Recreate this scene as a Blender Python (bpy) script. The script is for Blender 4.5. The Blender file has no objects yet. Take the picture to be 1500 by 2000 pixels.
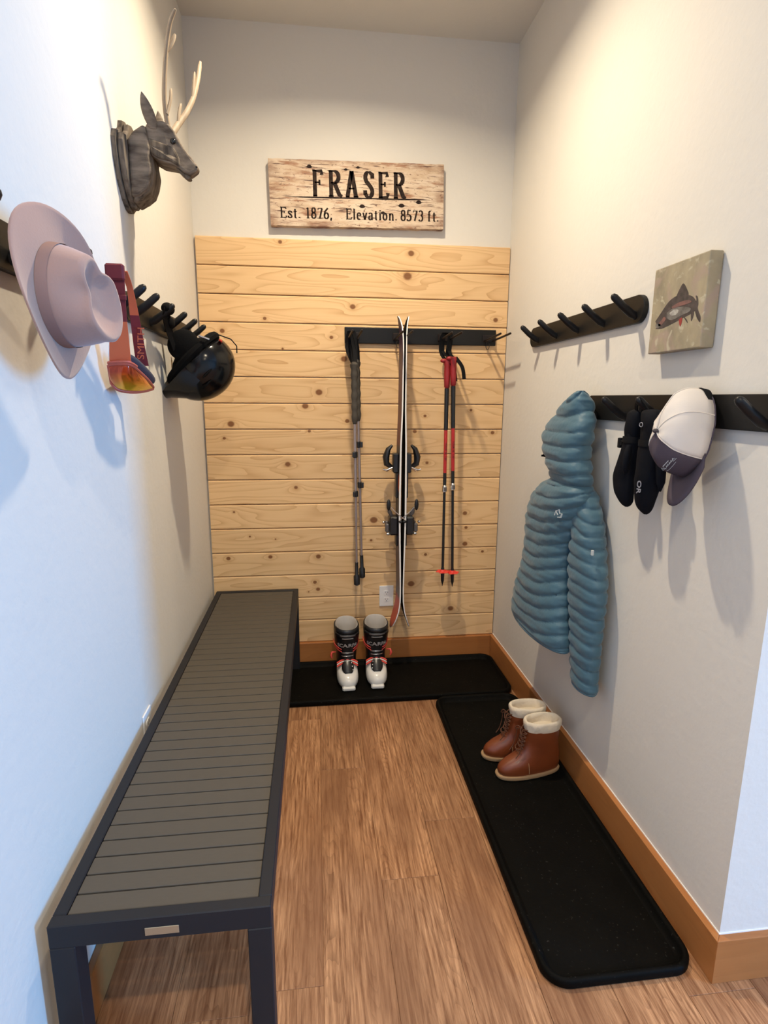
import bpy, bmesh, math, random
from mathutils import Vector, Matrix, noise
random.seed(7)
PI = math.pi
sc = bpy.context.scene
COL = sc.collection

# ------------------------------------------------------------------ camera
cam_d = bpy.data.cameras.new('camera'); cam = bpy.data.objects.new('camera', cam_d); COL.objects.link(cam)
F_PX = 1102.58
cam_d.sensor_fit = 'VERTICAL'; cam_d.sensor_height = 24.0; cam_d.lens = F_PX / 2000 * 24.0
cam_d.clip_start = 0.02; cam_d.clip_end = 100
R3 = Matrix(((0.99285664, 0.01704432, -0.11808972),
             (-0.1191276, 0.19682852, -0.97317375),
             (0.00665634, 0.98028977, 0.19745295)))     # columns: right, up, backward
cam.matrix_world = Matrix.Translation((0.5528, -2.963, 1.4589)) @ R3.to_4x4()
sc.camera = cam

# ------------------------------------------------------------------ exposure, world
sc.view_settings.view_transform = 'Standard'; sc.view_settings.look = 'None'
sc.view_settings.gamma = 1.0; sc.view_settings.use_curve_mapping = False
sc.view_settings.exposure = 0.76
W = bpy.data.worlds.new('world'); sc.world = W; W.use_nodes = True
wn = W.node_tree.nodes; wn.clear()
wo = wn.new('ShaderNodeOutputWorld'); wb = wn.new('ShaderNodeBackground')
wb.inputs[0].default_value = (0.45, 0.62, 1.0, 1); wb.inputs[1].default_value = 1.5
W.node_tree.links.new(wb.outputs[0], wo.inputs[0])

# ------------------------------------------------------------------ room numbers and lamp positions
XL, XW, YB, YC, H, HB, PP = -0.008, 1.5507, 0.018, -1.8788, 3.12, 0.1297, 0.1302
XF, YF = 6.5, -7.0
WARM = (1.0, 0.85, 0.63); DAY = (0.06, 0.40, 1.0)
LAMPS = [(0.72, -0.93, 17.5, 1), (0.72, -3.45, 17, 1), (3.4, -3.2, 17, 0), (0.9, -5.2, 26, 0), (3.4, -5.4, 19, 0)]  # last three are unseen lamps added to raise the warm ambient light
DAY_W = 245.0

def area(name, loc, rot, sx, sy, power, col):
    d = bpy.data.lights.new(name, 'AREA'); d.shape = 'RECTANGLE'; d.size = sx; d.size_y = sy
    d.energy = power; d.color = col
    o = bpy.data.objects.new(name, d); COL.objects.link(o); o.location = loc; o.rotation_euler = rot
    return o
# daylight coming in through window_1 (far right wall)
area('window_daylight', (XF - 0.03, -4.28, 1.35), (0, PI/2, 0), 2.1, 0.78, DAY_W, DAY)

# ------------------------------------------------------------------ helpers
def mat(name, col, rough=0.6, metal=0.0, bump=None, var=None, spec=0.5, coat=0.0, sheen=0.0, trans=0.0, emit=None):
    m = bpy.data.materials.new(name); m.use_nodes = True
    nt = m.node_tree; b = nt.nodes['Principled BSDF']
    b.inputs['Base Color'].default_value = (*col, 1); b.inputs['Roughness'].default_value = rough
    b.inputs['Metallic'].default_value = metal; b.inputs['Specular IOR Level'].default_value = spec
    b.inputs['Coat Weight'].default_value = coat; b.inputs['Coat Roughness'].default_value = 0.1
    b.inputs['Sheen Weight'].default_value = sheen
    b.inputs['Transmission Weight'].default_value = trans
    if emit: b.inputs['Emission Color'].default_value = (*emit[0], 1); b.inputs['Emission Strength'].default_value = emit[1]
    tc = nt.nodes.new('ShaderNodeTexCoord')
    if var:     # (scale, amount, second colour, stretch xyz)
        s, amt, c2 = var[:3]; st = var[3] if len(var) > 3 else (1, 1, 1)
        mp = nt.nodes.new('ShaderNodeMapping'); mp.inputs['Scale'].default_value = st
        n = nt.nodes.new('ShaderNodeTexNoise'); n.inputs['Scale'].default_value = s; n.inputs['Detail'].default_value = 6
        r = nt.nodes.new('ShaderNodeMapRange'); r.inputs[1].default_value = 0.35; r.inputs[2].default_value = 0.7
        r.inputs[4].default_value = amt
        x = nt.nodes.new('ShaderNodeMix'); x.data_type = 'RGBA'
        x.inputs[6].default_value = (*col, 1); x.inputs[7].default_value = (*c2, 1)
        L = nt.links.new
        L(tc.outputs['Object'], mp.inputs[0]); L(mp.outputs[0], n.inputs['Vector']); L(n.outputs[0], r.inputs[0])
        L(r.outputs[0], x.inputs[0]); L(x.outputs[2], b.inputs['Base Color'])
    if bump:    # (scale, strength, distance)
        n = nt.nodes.new('ShaderNodeTexNoise'); n.inputs['Scale'].default_value = bump[0]; n.inputs['Detail'].default_value = 4
        bp = nt.nodes.new('ShaderNodeBump'); bp.inputs['Strength'].default_value = bump[1]
        bp.inputs['Distance'].default_value = bump[2] if len(bump) > 2 else 0.002
        nt.links.new(tc.outputs['Object'], n.inputs['Vector']); nt.links.new(n.outputs[0], bp.inputs['Height'])
        nt.links.new(bp.outputs[0], b.inputs['Normal'])
    return m

class MB:
    def __init__(s): s.v = []; s.f = []
    def add(s, v, f):
        n = len(s.v); s.v += [tuple(p) for p in v]; s.f += [tuple(i + n for i in q) for q in f]; return s
    def box(s, lo, hi, bev=0.0, seg=1, M=None):
        bm = bmesh.new(); bmesh.ops.create_cube(bm, size=1)
        for v in bm.verts:
            v.co = Vector(((lo[i] + hi[i]) / 2 + v.co[i] * (hi[i] - lo[i]) for i in range(3)))
        if bev > 0: bmesh.ops.bevel(bm, geom=bm.edges[:], offset=bev, segments=seg, affect='EDGES', profile=0.5)
        if M: bm.transform(M)
        bm.verts.index_update()
        s.add([v.co for v in bm.verts], [[v.index for v in f.verts] for f in bm.faces]); bm.free(); return s
    def loft(s, rings, closed=True, cap0=True, cap1=True):
        n = len(rings[0]); V = [p for r in rings for p in r]; Fc = []
        for i in range(len(rings) - 1):
            for j in range(n if closed else n - 1):
                k = (j + 1) % n
                Fc.append((i * n + j, i * n + k, (i + 1) * n + k, (i + 1) * n + j))
        if closed and cap0: Fc.append(tuple(reversed(range(n))))
        if closed and cap1: Fc.append(tuple((len(rings) - 1) * n + j for j in range(n)))
        return s.add(V, Fc)
    def tube(s, pts, r, n=10, sq=1.0, up=None, cap=True):
        pts = [Vector(p) for p in pts]; m = len(pts)
        rr = r if isinstance(r, (list, tuple)) else [r] * m
        rings = []; prev = None
        for i, p in enumerate(pts):
            t = (pts[min(i + 1, m - 1)] - pts[max(i - 1, 0)]).normalized()
            if prev is None:
                a = Vector(up) if up else (Vector((0, 0, 1)) if abs(t.z) < 0.9 else Vector((0, 1, 0)))
            else: a = prev
            u = (a - t * a.dot(t)).normalized(); w = t.cross(u); prev = u
            rings.append([p + u * (rr[i] * math.cos(2 * PI * k / n)) + w * (rr[i] * sq * math.sin(2 * PI * k / n)) for k in range(n)])
        return s.loft(rings, True, cap, cap)
    def prism(s, poly, fn, d0, d1):
        """poly: 2D outline; fn(u, v, d) -> 3D; extruded from depth d0 to d1"""
        n = len(poly)
        V = [fn(u, v, d0) for u, v in poly] + [fn(u, v, d1) for u, v in poly]
        Fc = [tuple(reversed(range(n))), tuple(range(n, 2 * n))] + [(i, (i + 1) % n, n + (i + 1) % n, n + i) for i in range(n)]
        return s.add(V, Fc)
    def sphere(s, c, r, M=None, nu=20, nv=12, v0=0.0, v1=PI):
        rx, ry, rz = (r, r, r) if isinstance(r, (int, float)) else r
        rings = []
        for i in range(nv + 1):
            t = v0 + (v1 - v0) * i / nv; t = min(max(t, 1e-3), PI - 1e-3)
            ring = []
            for j in range(nu):
                a = 2 * PI * j / nu
                p = Vector((rx * math.sin(t) * math.cos(a), ry * math.sin(t) * math.sin(a), rz * math.cos(t)))
                if M: p = M @ p
                ring.append(p + Vector(c))
            rings.append(ring)
        return s.loft(rings)

def mesh_of(name, mb, m, off=(0, 0, 0), smooth=True, angle=40):
    me = bpy.data.meshes.new(name)
    me.from_pydata([(p[0] - off[0], p[1] - off[1], p[2] - off[2]) for p in mb.v], [], mb.f)
    me.materials.append(m)
    bm = bmesh.new(); bm.from_mesh(me); bmesh.ops.recalc_face_normals(bm, faces=bm.faces)
    if smooth:
        ca = math.radians(angle)
        for f in bm.faces: f.smooth = True
        for e in bm.edges:
            if len(e.link_faces) == 2 and e.calc_face_angle(0) > ca: e.smooth = False
    bm.to_mesh(me); bm.free()
    return me

def link(o, parent=None):
    COL.objects.link(o)
    if parent: o.parent = parent
    return o
def wloc(o):
    p = Vector((0, 0, 0))
    while o: p = p + o.location; o = o.parent
    return p
def part(name, mb, m, parent=None, origin=None, smooth=True, label=None, angle=40, kind=None):
    """world-coordinate mesh; parents are never rotated when this is used"""
    base = wloc(parent) if parent else Vector((0, 0, 0))
    org = Vector(origin) if origin else base
    o = bpy.data.objects.new(name, mesh_of(name, mb, m, org, smooth, angle))
    link(o, parent); o.location = org - base
    if label: o['label'] = label
    if kind: o['kind'] = kind
    return o
def thing(name, label, cat, loc=(0, 0, 0), group=None):
    o = bpy.data.objects.new(name, None); link(o); o.location = loc; o.empty_display_size = 0.05
    o['label'] = label; o['category'] = cat
    if group: o['group'] = group
    return o
def struct(name, mb, m, parent=None, **k):
    o = part(name, mb, m, parent, **k)
    if not parent: o['kind'] = 'structure'
    return o
def dup(root, loc, label=None, rotz=None):
    r = root.copy(); COL.objects.link(r); r.location = loc
    if label: r['label'] = label
    if rotz is not None: r.rotation_euler = (0, 0, rotz)
    for ch in list(root.children):
        c = ch.copy(); COL.objects.link(c); c.parent = r
        for g in list(ch.children):
            d = g.copy(); COL.objects.link(d); d.parent = c
    return r
def bevel_mod(o, w, seg=2, ang=35):
    b = o.modifiers.new('bevel', 'BEVEL'); b.width = w; b.segments = seg; b.limit_method = 'ANGLE'; b.angle_limit = math.radians(ang)
    return o
def subsurf(o, n=1):
    s = o.modifiers.new('sub', 'SUBSURF'); s.levels = n; s.render_levels = n; return o
def cat_interp(tab, t):
    """Catmull-Rom through the rows of tab, t in 0..1"""
    n = len(tab) - 1; x = min(max(t, 0), 1) * n; i = min(int(x), n - 1); u = x - i
    p0, p1, p2, p3 = tab[max(i - 1, 0)], tab[i], tab[i + 1], tab[min(i + 2, n)]
    return [0.5 * (2 * b + (c - a) * u + (2 * a - 5 * b + 4 * c - d) * u * u + (3 * b - a - 3 * c + d) * u ** 3)
            for a, b, c, d in zip(p0, p1, p2, p3)]
def smooth_path(pts, n):
    return [cat_interp(pts, i / n) for i in range(n + 1)]

# ------------------------------------------------------------------ materials
M_wall = mat('wall_paint', (0.70, 0.665, 0.60), 0.85, bump=(38, 0.28, 0.004), var=(3, 0.35, (0.675, 0.64, 0.575)), spec=0.2)
M_ceil = mat('ceiling_paint', (0.68, 0.65, 0.59), 0.9, bump=(45, 0.25, 0.003), spec=0.15)
M_black = mat('black_powder_coat', (0.0075, 0.0070, 0.0065), 0.45, spec=0.3, bump=(300, 0.1, 0.0005))
M_peg = mat('black_painted_wood', (0.006, 0.006, 0.007), 0.4, spec=0.3)
M_dark = mat('dark_backing', (0.02, 0.015, 0.012), 0.9)

def wood_mat(name, base, dark, hi, knotc, axis, ringf, warp, line_amt, fine, rough, nknots=0, tone=0.0, hue2=None, coat=0.0):
    """axis: index of the grain direction in object space (0 = x, 1 = y)"""
    m = bpy.data.materials.new(name); m.use_nodes = True; nt = m.node_tree; N = nt.nodes.new; L = nt.links.new
    b = nt.nodes['Principled BSDF']; b.inputs['Roughness'].default_value = rough; b.inputs['Coat Weight'].default_value = coat
    b.inputs['Coat Roughness'].default_value = 0.3; b.inputs['Specular IOR Level'].default_value = 0.3
    tc = N('ShaderNodeTexCoord'); oi = N('ShaderNodeObjectInfo')
    def math_(op, a, c=None, d=None):
        n = N('ShaderNodeMath'); n.operation = op
        for i, v in enumerate((a, c, d)):
            if v is None: continue
            if isinstance(v, (int, float)): n.inputs[i].default_value = v
            else: L(v, n.inputs[i])
        return n.outputs[0]
    seed = math_('MULTIPLY', oi.outputs['Random'], 37.0)
    cmb = N('ShaderNodeCombineXYZ'); L(seed, cmb.inputs[0]); L(seed, cmb.inputs[1]); L(seed, cmb.inputs[2])
    def noise_(scale_vec, detail, rough_=0.5, scale=1.0):
        mp = N('ShaderNodeMapping'); mp.inputs['Scale'].default_value = scale_vec
        L(tc.outputs['Object'], mp.inputs[0])
        ad = N('ShaderNodeVectorMath'); ad.operation = 'ADD'; L(mp.outputs[0], ad.inputs[0]); L(cmb.outputs[0], ad.inputs[1])
        n = N('ShaderNodeTexNoise'); n.inputs['Scale'].default_value = scale; n.inputs['Detail'].default_value = detail
        n.inputs['Roughness'].default_value = rough_; L(ad.outputs[0], n.inputs['Vector']); return n.outputs[0]
    g = (1.0, warp, warp) if axis == 0 else (warp, 1.0, warp)
    n1 = noise_(tuple(1.1 * q for q in g), 1.5)
    field = n1; knotmask = None; kring = None
    for k in range(nknots):
        at = N('ShaderNodeAttribute'); at.attribute_name = 'knot%d' % k
        sp = N('ShaderNodeVectorMath'); sp.operation = 'SUBTRACT'
        L(tc.outputs['Object'], sp.inputs[0]); L(at.outputs['Vector'], sp.inputs[1])
        sep = N('ShaderNodeSeparateXYZ'); L(sp.outputs[0], sep.inputs[0]); s2 = N('ShaderNodeSeparateXYZ'); L(at.outputs['Vector'], s2.inputs[0])
        rad = math_('MAXIMUM', math_('MULTIPLY', s2.outputs[1], -1.0), 0.0005)   # radius is stored as -y
        dx = math_('DIVIDE', sep.outputs[0], math_('MULTIPLY', rad, 1.15)); dz = math_('DIVIDE', sep.outputs[2], rad)
        d = math_('SQRT', math_('ADD', math_('MULTIPLY', dx, dx), math_('MULTIPLY', dz, dz)))
        dw = math_('ADD', d, math_('MULTIPLY', math_('SUBTRACT', n1, 0.5), 1.2))
        gx = math_('DIVIDE', dx, 3.4); gz = math_('DIVIDE', dz, 1.9)
        ga = math_('EXPONENT', math_('MULTIPLY', math_('ADD', math_('MULTIPLY', gx, gx), math_('MULTIPLY', gz, gz)), -1.0))
        amp = math_('MULTIPLY', rad, 13.0)
        field = math_('ADD', field, math_('MULTIPLY', ga, amp))
        mr = N('ShaderNodeMapRange'); L(dw, mr.inputs[0]); mr.inputs[1].default_value = 1.25; mr.inputs[2].default_value = 0.75
        mr.inputs[3].default_value = 0.0; mr.inputs[4].default_value = 1.0
        knotmask = mr.outputs[0] if knotmask is None else math_('MAXIMUM', knotmask, mr.outputs[0])
        m2 = N('ShaderNodeMapRange'); L(d, m2.inputs[0]); m2.inputs[1].default_value = 3.2; m2.inputs[2].default_value = 0.9
        kring = m2.outputs[0] if kring is None else math_('MAXIMUM', kring, m2.outputs[0])
    fr = math_('FRACT', math_('MULTIPLY', field, ringf))
    ln = math_('POWER', fr, 3.5)
    brk = noise_(tuple(3 * q for q in g), 2)
    ln = math_('MULTIPLY', ln, math_('MULTIPLY', brk, line_amt))
    gf = (2.0, 55.0, 55.0) if axis == 0 else (60.0, 3.2, 60.0)
    fn = noise_(tuple(2.2 * q for q in gf), 5, 0.65)
    fm = N('ShaderNodeMapRange'); L(fn, fm.inputs[0]); fm.inputs[1].default_value = 0.30 if fine < .9 else .34; fm.inputs[2].default_value = 0.68
    x1 = N('ShaderNodeMix'); x1.data_type = 'RGBA'; x1.inputs[6].default_value = (*base, 1); x1.inputs[7].default_value = (*hi, 1)
    L(math_('MULTIPLY', fm.outputs[0], fine), x1.inputs[0])
    x2 = N('ShaderNodeMix'); x2.data_type = 'RGBA'; L(x1.outputs[2], x2.inputs[6]); x2.inputs[7].default_value = (*dark, 1); L(ln, x2.inputs[0])
    out = x2.outputs[2]
    if hue2:
        bl = noise_(tuple(1.6 * q for q in ((1, 5, 5) if axis == 0 else (5, 1, 5))), 3)
        bm_ = N('ShaderNodeMapRange'); L(bl, bm_.inputs[0]); bm_.inputs[1].default_value = 0.4; bm_.inputs[2].default_value = 0.7; bm_.inputs[4].default_value = 0.75
        x = N('ShaderNodeMix'); x.data_type = 'RGBA'; L(out, x.inputs[6]); x.inputs[7].default_value = (*hue2, 1); L(bm_.outputs[0], x.inputs[0]); out = x.outputs[2]
    if knotmask is not None:
        x = N('ShaderNodeMix'); x.data_type = 'RGBA'; L(out, x.inputs[6]); x.inputs[7].default_value = (*dark, 1); L(math_('MULTIPLY', kring, 0.3), x.inputs[0]); out = x.outputs[2]
        x = N('ShaderNodeMix'); x.data_type = 'RGBA'; L(out, x.inputs[6]); x.inputs[7].default_value = (*knotc, 1); L(math_('MULTIPLY', knotmask, 0.85), x.inputs[0]); out = x.outputs[2]
    if tone > 0:
        hs = N('ShaderNodeHueSaturation'); L(out, hs.inputs['Color'])
        v = math_('ADD', math_('MULTIPLY', oi.outputs['Random'], tone), 1 - tone / 2); L(v, hs.inputs['Value']); out = hs.outputs[0]
    L(out, b.inputs['Base Color'])
    bp = N('ShaderNodeBump'); bp.inputs['Strength'].default_value = 0.12; bp.inputs['Distance'].default_value = 0.001; L(fn, bp.inputs['Height']); L(bp.outputs[0], b.inputs['Normal'])
    return m
M_pine = wood_mat('pine', (0.80, 0.545, 0.285), (0.46, 0.22, 0.075), (0.73, 0.465, 0.23), (0.15, 0.040, 0.006), 0, 13, 8.0, 0.9, 0.5, 0.6, nknots=5, tone=0.10, coat=0.0)
M_floor = wood_mat('vinyl_oak', (0.175, 0.068, 0.027), (0.075, 0.028, 0.012), (0.56, 0.30, 0.15), (0.05, 0.02, 0.01), 1, 40, 9, 0.62, 1.0, 0.45, tone=0.24, hue2=(0.19, 0.082, 0.038), coat=0.05)
M_base = wood_mat('stained_alder', (0.40, 0.155, 0.045), (0.22, 0.075, 0.02), (0.44, 0.185, 0.06), (0.1, 0.03, 0.01), 0, 9, 9, 0.4, 0.5, 0.4, hue2=(0.33, 0.12, 0.034), coat=0.2)
M_base_y = wood_mat('stained_alder_lengthwise', (0.40, 0.155, 0.045), (0.22, 0.075, 0.02), (0.44, 0.185, 0.06), (0.1, 0.03, 0.01), 1, 9, 9, 0.4, 0.5, 0.4, hue2=(0.33, 0.12, 0.034), coat=0.2)

# ================================================================== STRUCTURE
T = 0.12
wl = struct('wall_left', MB().box((XL - T, YF - T, 0), (XL, YB + T, H)), M_wall, smooth=False)
wbk = struct('wall_back', MB().box((XL, YB, 0), (XW, YB + T, H)), M_wall, smooth=False)
wr = struct('wall_right', MB().box((XW, YC, 0), (XW + T, YB + T, H)), M_wall, smooth=False)
we = struct('wall_entry', MB().box((XW + T, YC, 0), (XF, YC + T, H)), M_wall, smooth=False)
WY0, WY1, WZ0, WZ1 = -4.67, -3.89, 0.3, 2.4
wm = MB().box((XF, YF, 0), (XF + T, WY0, H)).box((XF, WY1, 0), (XF + T, YC + T, H)).box((XF, WY0, 0), (XF + T, WY1, WZ0)).box((XF, WY0, WZ1), (XF + T, WY1, H))
ww = struct('wall_window', wm, M_wall, smooth=False)
wf = struct('wall_far', MB().box((XL, YF - T, 0), (XF + T, YF, H)), M_wall, smooth=False)
M_white = mat('white_trim', (0.75, 0.75, 0.73), 0.4)
M_glass = mat('glass', (0.9, 0.95, 1.0), 0.02, trans=1.0)
w1 = struct('window_1', MB().box((XF + 0.03, WY0, WZ0), (XF + 0.09, WY1, WZ0 + 0.05)).box((XF + 0.03, WY0, WZ1 - 0.05), (XF + 0.09, WY1, WZ1))
            .box((XF + 0.03, WY0, WZ0 + 0.05), (XF + 0.09, WY0 + 0.05, WZ1 - 0.05)).box((XF + 0.03, WY1 - 0.05, WZ0 + 0.05), (XF + 0.09, WY1, WZ1 - 0.05)), M_white, smooth=False)
part('glass_pane', MB().box((XF + 0.055, WY0 + 0.05, WZ0 + 0.05), (XF + 0.063, WY1 - 0.05, WZ1 - 0.05)), M_glass, w1, smooth=False)
ceil = struct('ceiling', MB().box((XL - T, YF - T, H), (XF + T, YB + T, H + 0.1)), M_ceil, smooth=False)
fl = struct('floor', MB().box((XL - T, YF - T, -0.1), (XF + T, YB + T, -0.0035)), M_floor, smooth=False)
# vinyl planks (7 inch wide, 48 inch long, end joints as in the photo)
butt = {-1: -1.79, 0: -0.94, 1: -1.49, 2: -1.26, -2: -0.62, -3: -1.3, 3: -0.35, 4: -1.02, 5: -0.7}
pm_cache = {}
for c in range(-4, 14):
    x0 = 0.55 + c * 0.181; x1 = x0 + 0.181
    if x1 < XL + 0.01: continue
    x0c = max(x0, XL)
    y = butt.get(c, -random.random() * 1.2)
    while y < 0: y += 1.22
    while y > -3.6:
        ya, yb = y - 1.22, min(y, YB)
        y = ya
        if x1 > XW and yb > YC:
            if x0 >= XW and ya > YC: continue
            if x0 >= XW: yb = YC
        if yb - ya < 0.01: continue
        g = 0.0004
        mb = MB().box((x0c + g, ya + g, -0.0035), (x1 - g, yb - g, 0.0), 0.0006)
        part('floor_plank', mb, M_floor, fl, origin=(x0, ya, 0), smooth=False)
# baseboards
bb = struct('baseboard_back', MB().box((XL + 0.02, -0.0203, 0), (XW - 0.0203, YB, HB - 0.001), 0.003, 2), M_base, smooth=False)
fxy = lambda u, v, d: (u, v, d)
bb = struct('baseboard_right', MB().prism([(XW - .0203, -.0005), (XW, -.0005), (XW, YC), (XW - .0203, YC - .0203)], fxy, 0, HB), M_base_y, smooth=False); bevel_mod(bb, .0018, 2)
bb = struct('baseboard_entry', MB().prism([(XW - .0203, YC - .0203), (XW, YC), (XF, YC), (XF, YC - .0203)], fxy, 0, HB), M_base, smooth=False); bevel_mod(bb, .0018, 2)
bb = struct('baseboard_left', MB().box((XL, YF, 0), (XL + 0.0195, -0.0005, HB), 0.0035, 2), M_base_y, smooth=False)
# highlight along the side baseboard tops, put in as a white strip
M_hilite = mat('white_highlight', (0.8, 0.78, 0.74), 0.5)
struct('highlight_strip_1', MB().box((XW - 0.0028, YC - 0.0028, HB), (XW, -0.0, HB + 0.0032)).box((XW, YC - 0.0028, HB), (XF, YC, HB + 0.0032)), M_hilite, smooth=False)
# pine boards on the back wall
KN = {0: [], 1: [(1.296, 0.034, 0.018)], 2: [(0.536, 0.084, 0.0104), (0.552, 0.043, 0.013), (0.501, 0.03, 0.0052), (1.067, 0.058, 0.017)],
 3: [(1.145, 0.094, 0.0078), (1.468, 0.103, 0.0078), (0.083, 0.1, 0.0104), (0.302, 0.103, 0.0104), (0.557, 0.098, 0.013)],
 4: [(0.199, 0.087, 0.0065), (0.332, 0.07, 0.0052), (0.843, 0.052, 0.0065), (1.369, 0.112, 0.0104), (1.366, 0.019, 0.013)],
 5: [(1.36, 0.063, 0.013), (0.123, 0.09, 0.0065), (0.857, 0.033, 0.018)], 6: [(0.446, 0.086, 0.013)], 7: [(1.142, 0.081, 0.0104), (0.407, 0.078, 0.014)],
 8: [(0.521, 0.119, 0.0078), (0.092, 0.083, 0.0078), (1.073, 0.117, 0.0104), (1.496, 0.111, 0.0104)],
 9: [(0.503, 0.116, 0.0145), (0.128, 0.024, 0.016), (0.717, 0.041, 0.0104), (1.126, 0.068, 0.0078), (1.373, 0.099, 0.0078)],
 10: [(0.574, 0.055, 0.0145)], 11: [(0.703, 0.091, 0.016)], 12: [(0.107, 0.086, 0.011), (0.64, 0.065, 0.009), (0.397, 0.006, 0.0052)],
 13: [(0.748, 0.084, 0.013), (0.314, 0.018, 0.009), (1.486, 0.037, 0.012)], 14: [(1.023, 0.107, 0.022)], 15: [(0.399, 0.112, 0.0104), (1.039, 0.082, 0.0130)]}
def plank_mb():
    x0, x1 = 0.0015, XW - 0.004; z0, z1 = 0.0, PP - 0.0028; b = 0.0032; yf, yb = 0.0, YB
    prof = [(yb, z0), (yf + b, z0), (yf, z0 + b), (yf, z1 - .0062), (yf + .0062, z1), (yb, z1)]
    return MB().loft([[(x0, p[0], p[1]) for p in prof], [(x1, p[0], p[1]) for p in prof]])
for i in range(16):
    mb = plank_mb()
    o = bpy.data.objects.new('pine_plank', mesh_of('pine_plank', mb, M_pine, smooth=False)); link(o, wbk)
    o.location = (0, 0, HB + i * PP)
    for k in range(5):
        a = o.data.attributes.new('knot%d' % k, 'FLOAT_VECTOR', 'POINT')
        kk = KN[i][k] if k < len(KN[i]) else (-9, -9, 0.01)
        for d in a.data: d.vector = (kk[0], -kk[2] * .82, kk[1])

# ================================================================== BENCH
M_frame = mat('charcoal_metal', (0.017, 0.017, 0.020), 0.5, spec=0.2, bump=(500, 0.08, 0.0003))
M_slat = mat('taupe_slats', (0.080, 0.068, 0.053), 0.65, spec=0.3, bump=(60, 0.15, 0.0006), var=(40, 0.4, (0.070, 0.059, 0.046), (1, 6, 1)))
M_plate = mat('brushed_label', (0.45, 0.36, 0.24), 0.35, metal=0.6)
bx0, bx1, by0, by1, bz = 0.0185, 0.4465, -1.9805, -0.026, 0.45
bench = thing('bench', 'long dark slatted bench standing along the left wall', 'bench', ((bx0 + bx1) / 2, (by0 + by1) / 2, 0))
fw = 0.0265
part('end_rail', MB().box((bx0, by0, bz - 0.052), (bx1, by0 + fw, bz), 0.002), M_frame, bench, smooth=False)
part('end_rail', MB().box((bx0, by1 - fw, bz - 0.052), (bx1, by1, bz), 0.002), M_frame, bench, smooth=False)
part('side_rail', MB().box((bx0, by0 + fw, bz - 0.052), (bx0 + fw, by1 - fw, bz), 0.002), M_frame, bench, smooth=False)
part('side_rail', MB().box((bx1 - fw, by0 + fw, bz - 0.052), (bx1, by1 - fw, bz), 0.002), M_frame, bench, smooth=False)
for lx in (bx0, bx1 - 0.048):
    for ly in (by0, by1 - 0.048):
        part('leg', MB().box((lx, ly, 0.0), (lx + 0.048, ly + 0.048, bz - 0.0525), 0.002), M_frame, bench, smooth=False)
ns = 39; y0 = by0 + fw + 0.001; y1 = by1 - fw - 0.001; pt = (y1 - y0) / ns
slat_me = mesh_of('slat', MB().box((bx0 + fw + 0.0008, 0.002, -0.014), (bx1 - fw - 0.0008, pt - 0.002, 0), 0.0012), M_slat, smooth=False)
bl = wloc(bench)
for i in range(ns):
    o = bpy.data.objects.new('slat', slat_me); link(o, bench); o.location = (-bl.x, y0 + i * pt - bl.y, bz - 0.0035 - bl.z)
part('support_rail', MB().box((0.222, y0, bz - 0.04), (0.242, y1, bz - 0.0185)), M_frame, bench, smooth=False)
part('label_plate', MB().box((0.2, by0 - 0.0015, 0.4095), (0.2655, by0, 0.4275), 0.0006), M_plate, bench, smooth=False, label='small brushed metal plate on the end rail')

# ================================================================== BOOT TRAYS
M_rub = mat('black_rubber', (0.0030, 0.0028, 0.0024), 0.6, spec=0.06, bump=(140, 0.5, 0.0012), var=(9, 0.35, (0.006, 0.0055, 0.004)))
def speckle(m, c3, scale, lo, hi):
    nt = m.node_tree; N = nt.nodes.new; L = nt.links.new; b = nt.nodes['Principled BSDF']; src = b.inputs['Base Color'].links[0].from_socket
    tc = N('ShaderNodeTexCoord'); n = N('ShaderNodeTexNoise'); n.inputs['Scale'].default_value = scale; n.inputs['Detail'].default_value = 2
    L(tc.outputs['Object'], n.inputs['Vector']); r = N('ShaderNodeMapRange'); L(n.outputs[0], r.inputs[0]); r.inputs[1].default_value = lo; r.inputs[2].default_value = hi
    x = N('ShaderNodeMix'); x.data_type = 'RGBA'; L(src, x.inputs[6]); x.inputs[7].default_value = (*c3, 1); L(r.outputs[0], x.inputs[0]); L(x.outputs[2], b.inputs['Base Color'])
speckle(M_rub, (.030, .028, .024), 120, .68, .76)
def rrect(x0, x1, y0, y1, r, z, n=7):
    P = []
    for cx, cy, a in ((x1 - r, y1 - r, 0), (x0 + r, y1 - r, PI / 2), (x0 + r, y0 + r, PI), (x1 - r, y0 + r, 1.5 * PI)):
        for k in range(n + 1):
            t = a + PI / 2 * k / n; P.append((cx + r * math.cos(t), cy + r * math.sin(t), z))
    return P
def tray(label, x0, x1, y0, y1):
    R = 0.065; prof = [(0.006, 0.0), (0.0, 0.006), (0.0, 0.022), (0.003, 0.0275), (0.009, 0.029), (0.015, 0.0275), (0.018, 0.022), (0.024, 0.008), (0.032, 0.005)]
    t = thing('boot_tray', label, 'tray', ((x0 + x1) / 2, (y0 + y1) / 2, 0.0))
    rings = [rrect(x0 + d, x1 - d, y0 + d, y1 - d, max(R - d, 0.01), z) for d, z in prof]
    part('rim', MB().loft(rings, cap0=True, cap1=False), M_rub, t, angle=60)
    d = 0.0318
    part('tray_floor', MB().loft([rrect(x0 + d, x1 - d, y0 + d, y1 - d, R - d, 0.002), rrect(x0 + d, x1 - d, y0 + d, y1 - d, R - d, 0.0052)]), M_rub, t)
    return t
tray('black rubber boot tray under the skis, along the back wall', 0.135, 1.524, -0.462, -0.032)
tray('black rubber boot tray along the right baseboard, holding the brown boots', 1.106, 1.516, -1.874, -0.474)

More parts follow.
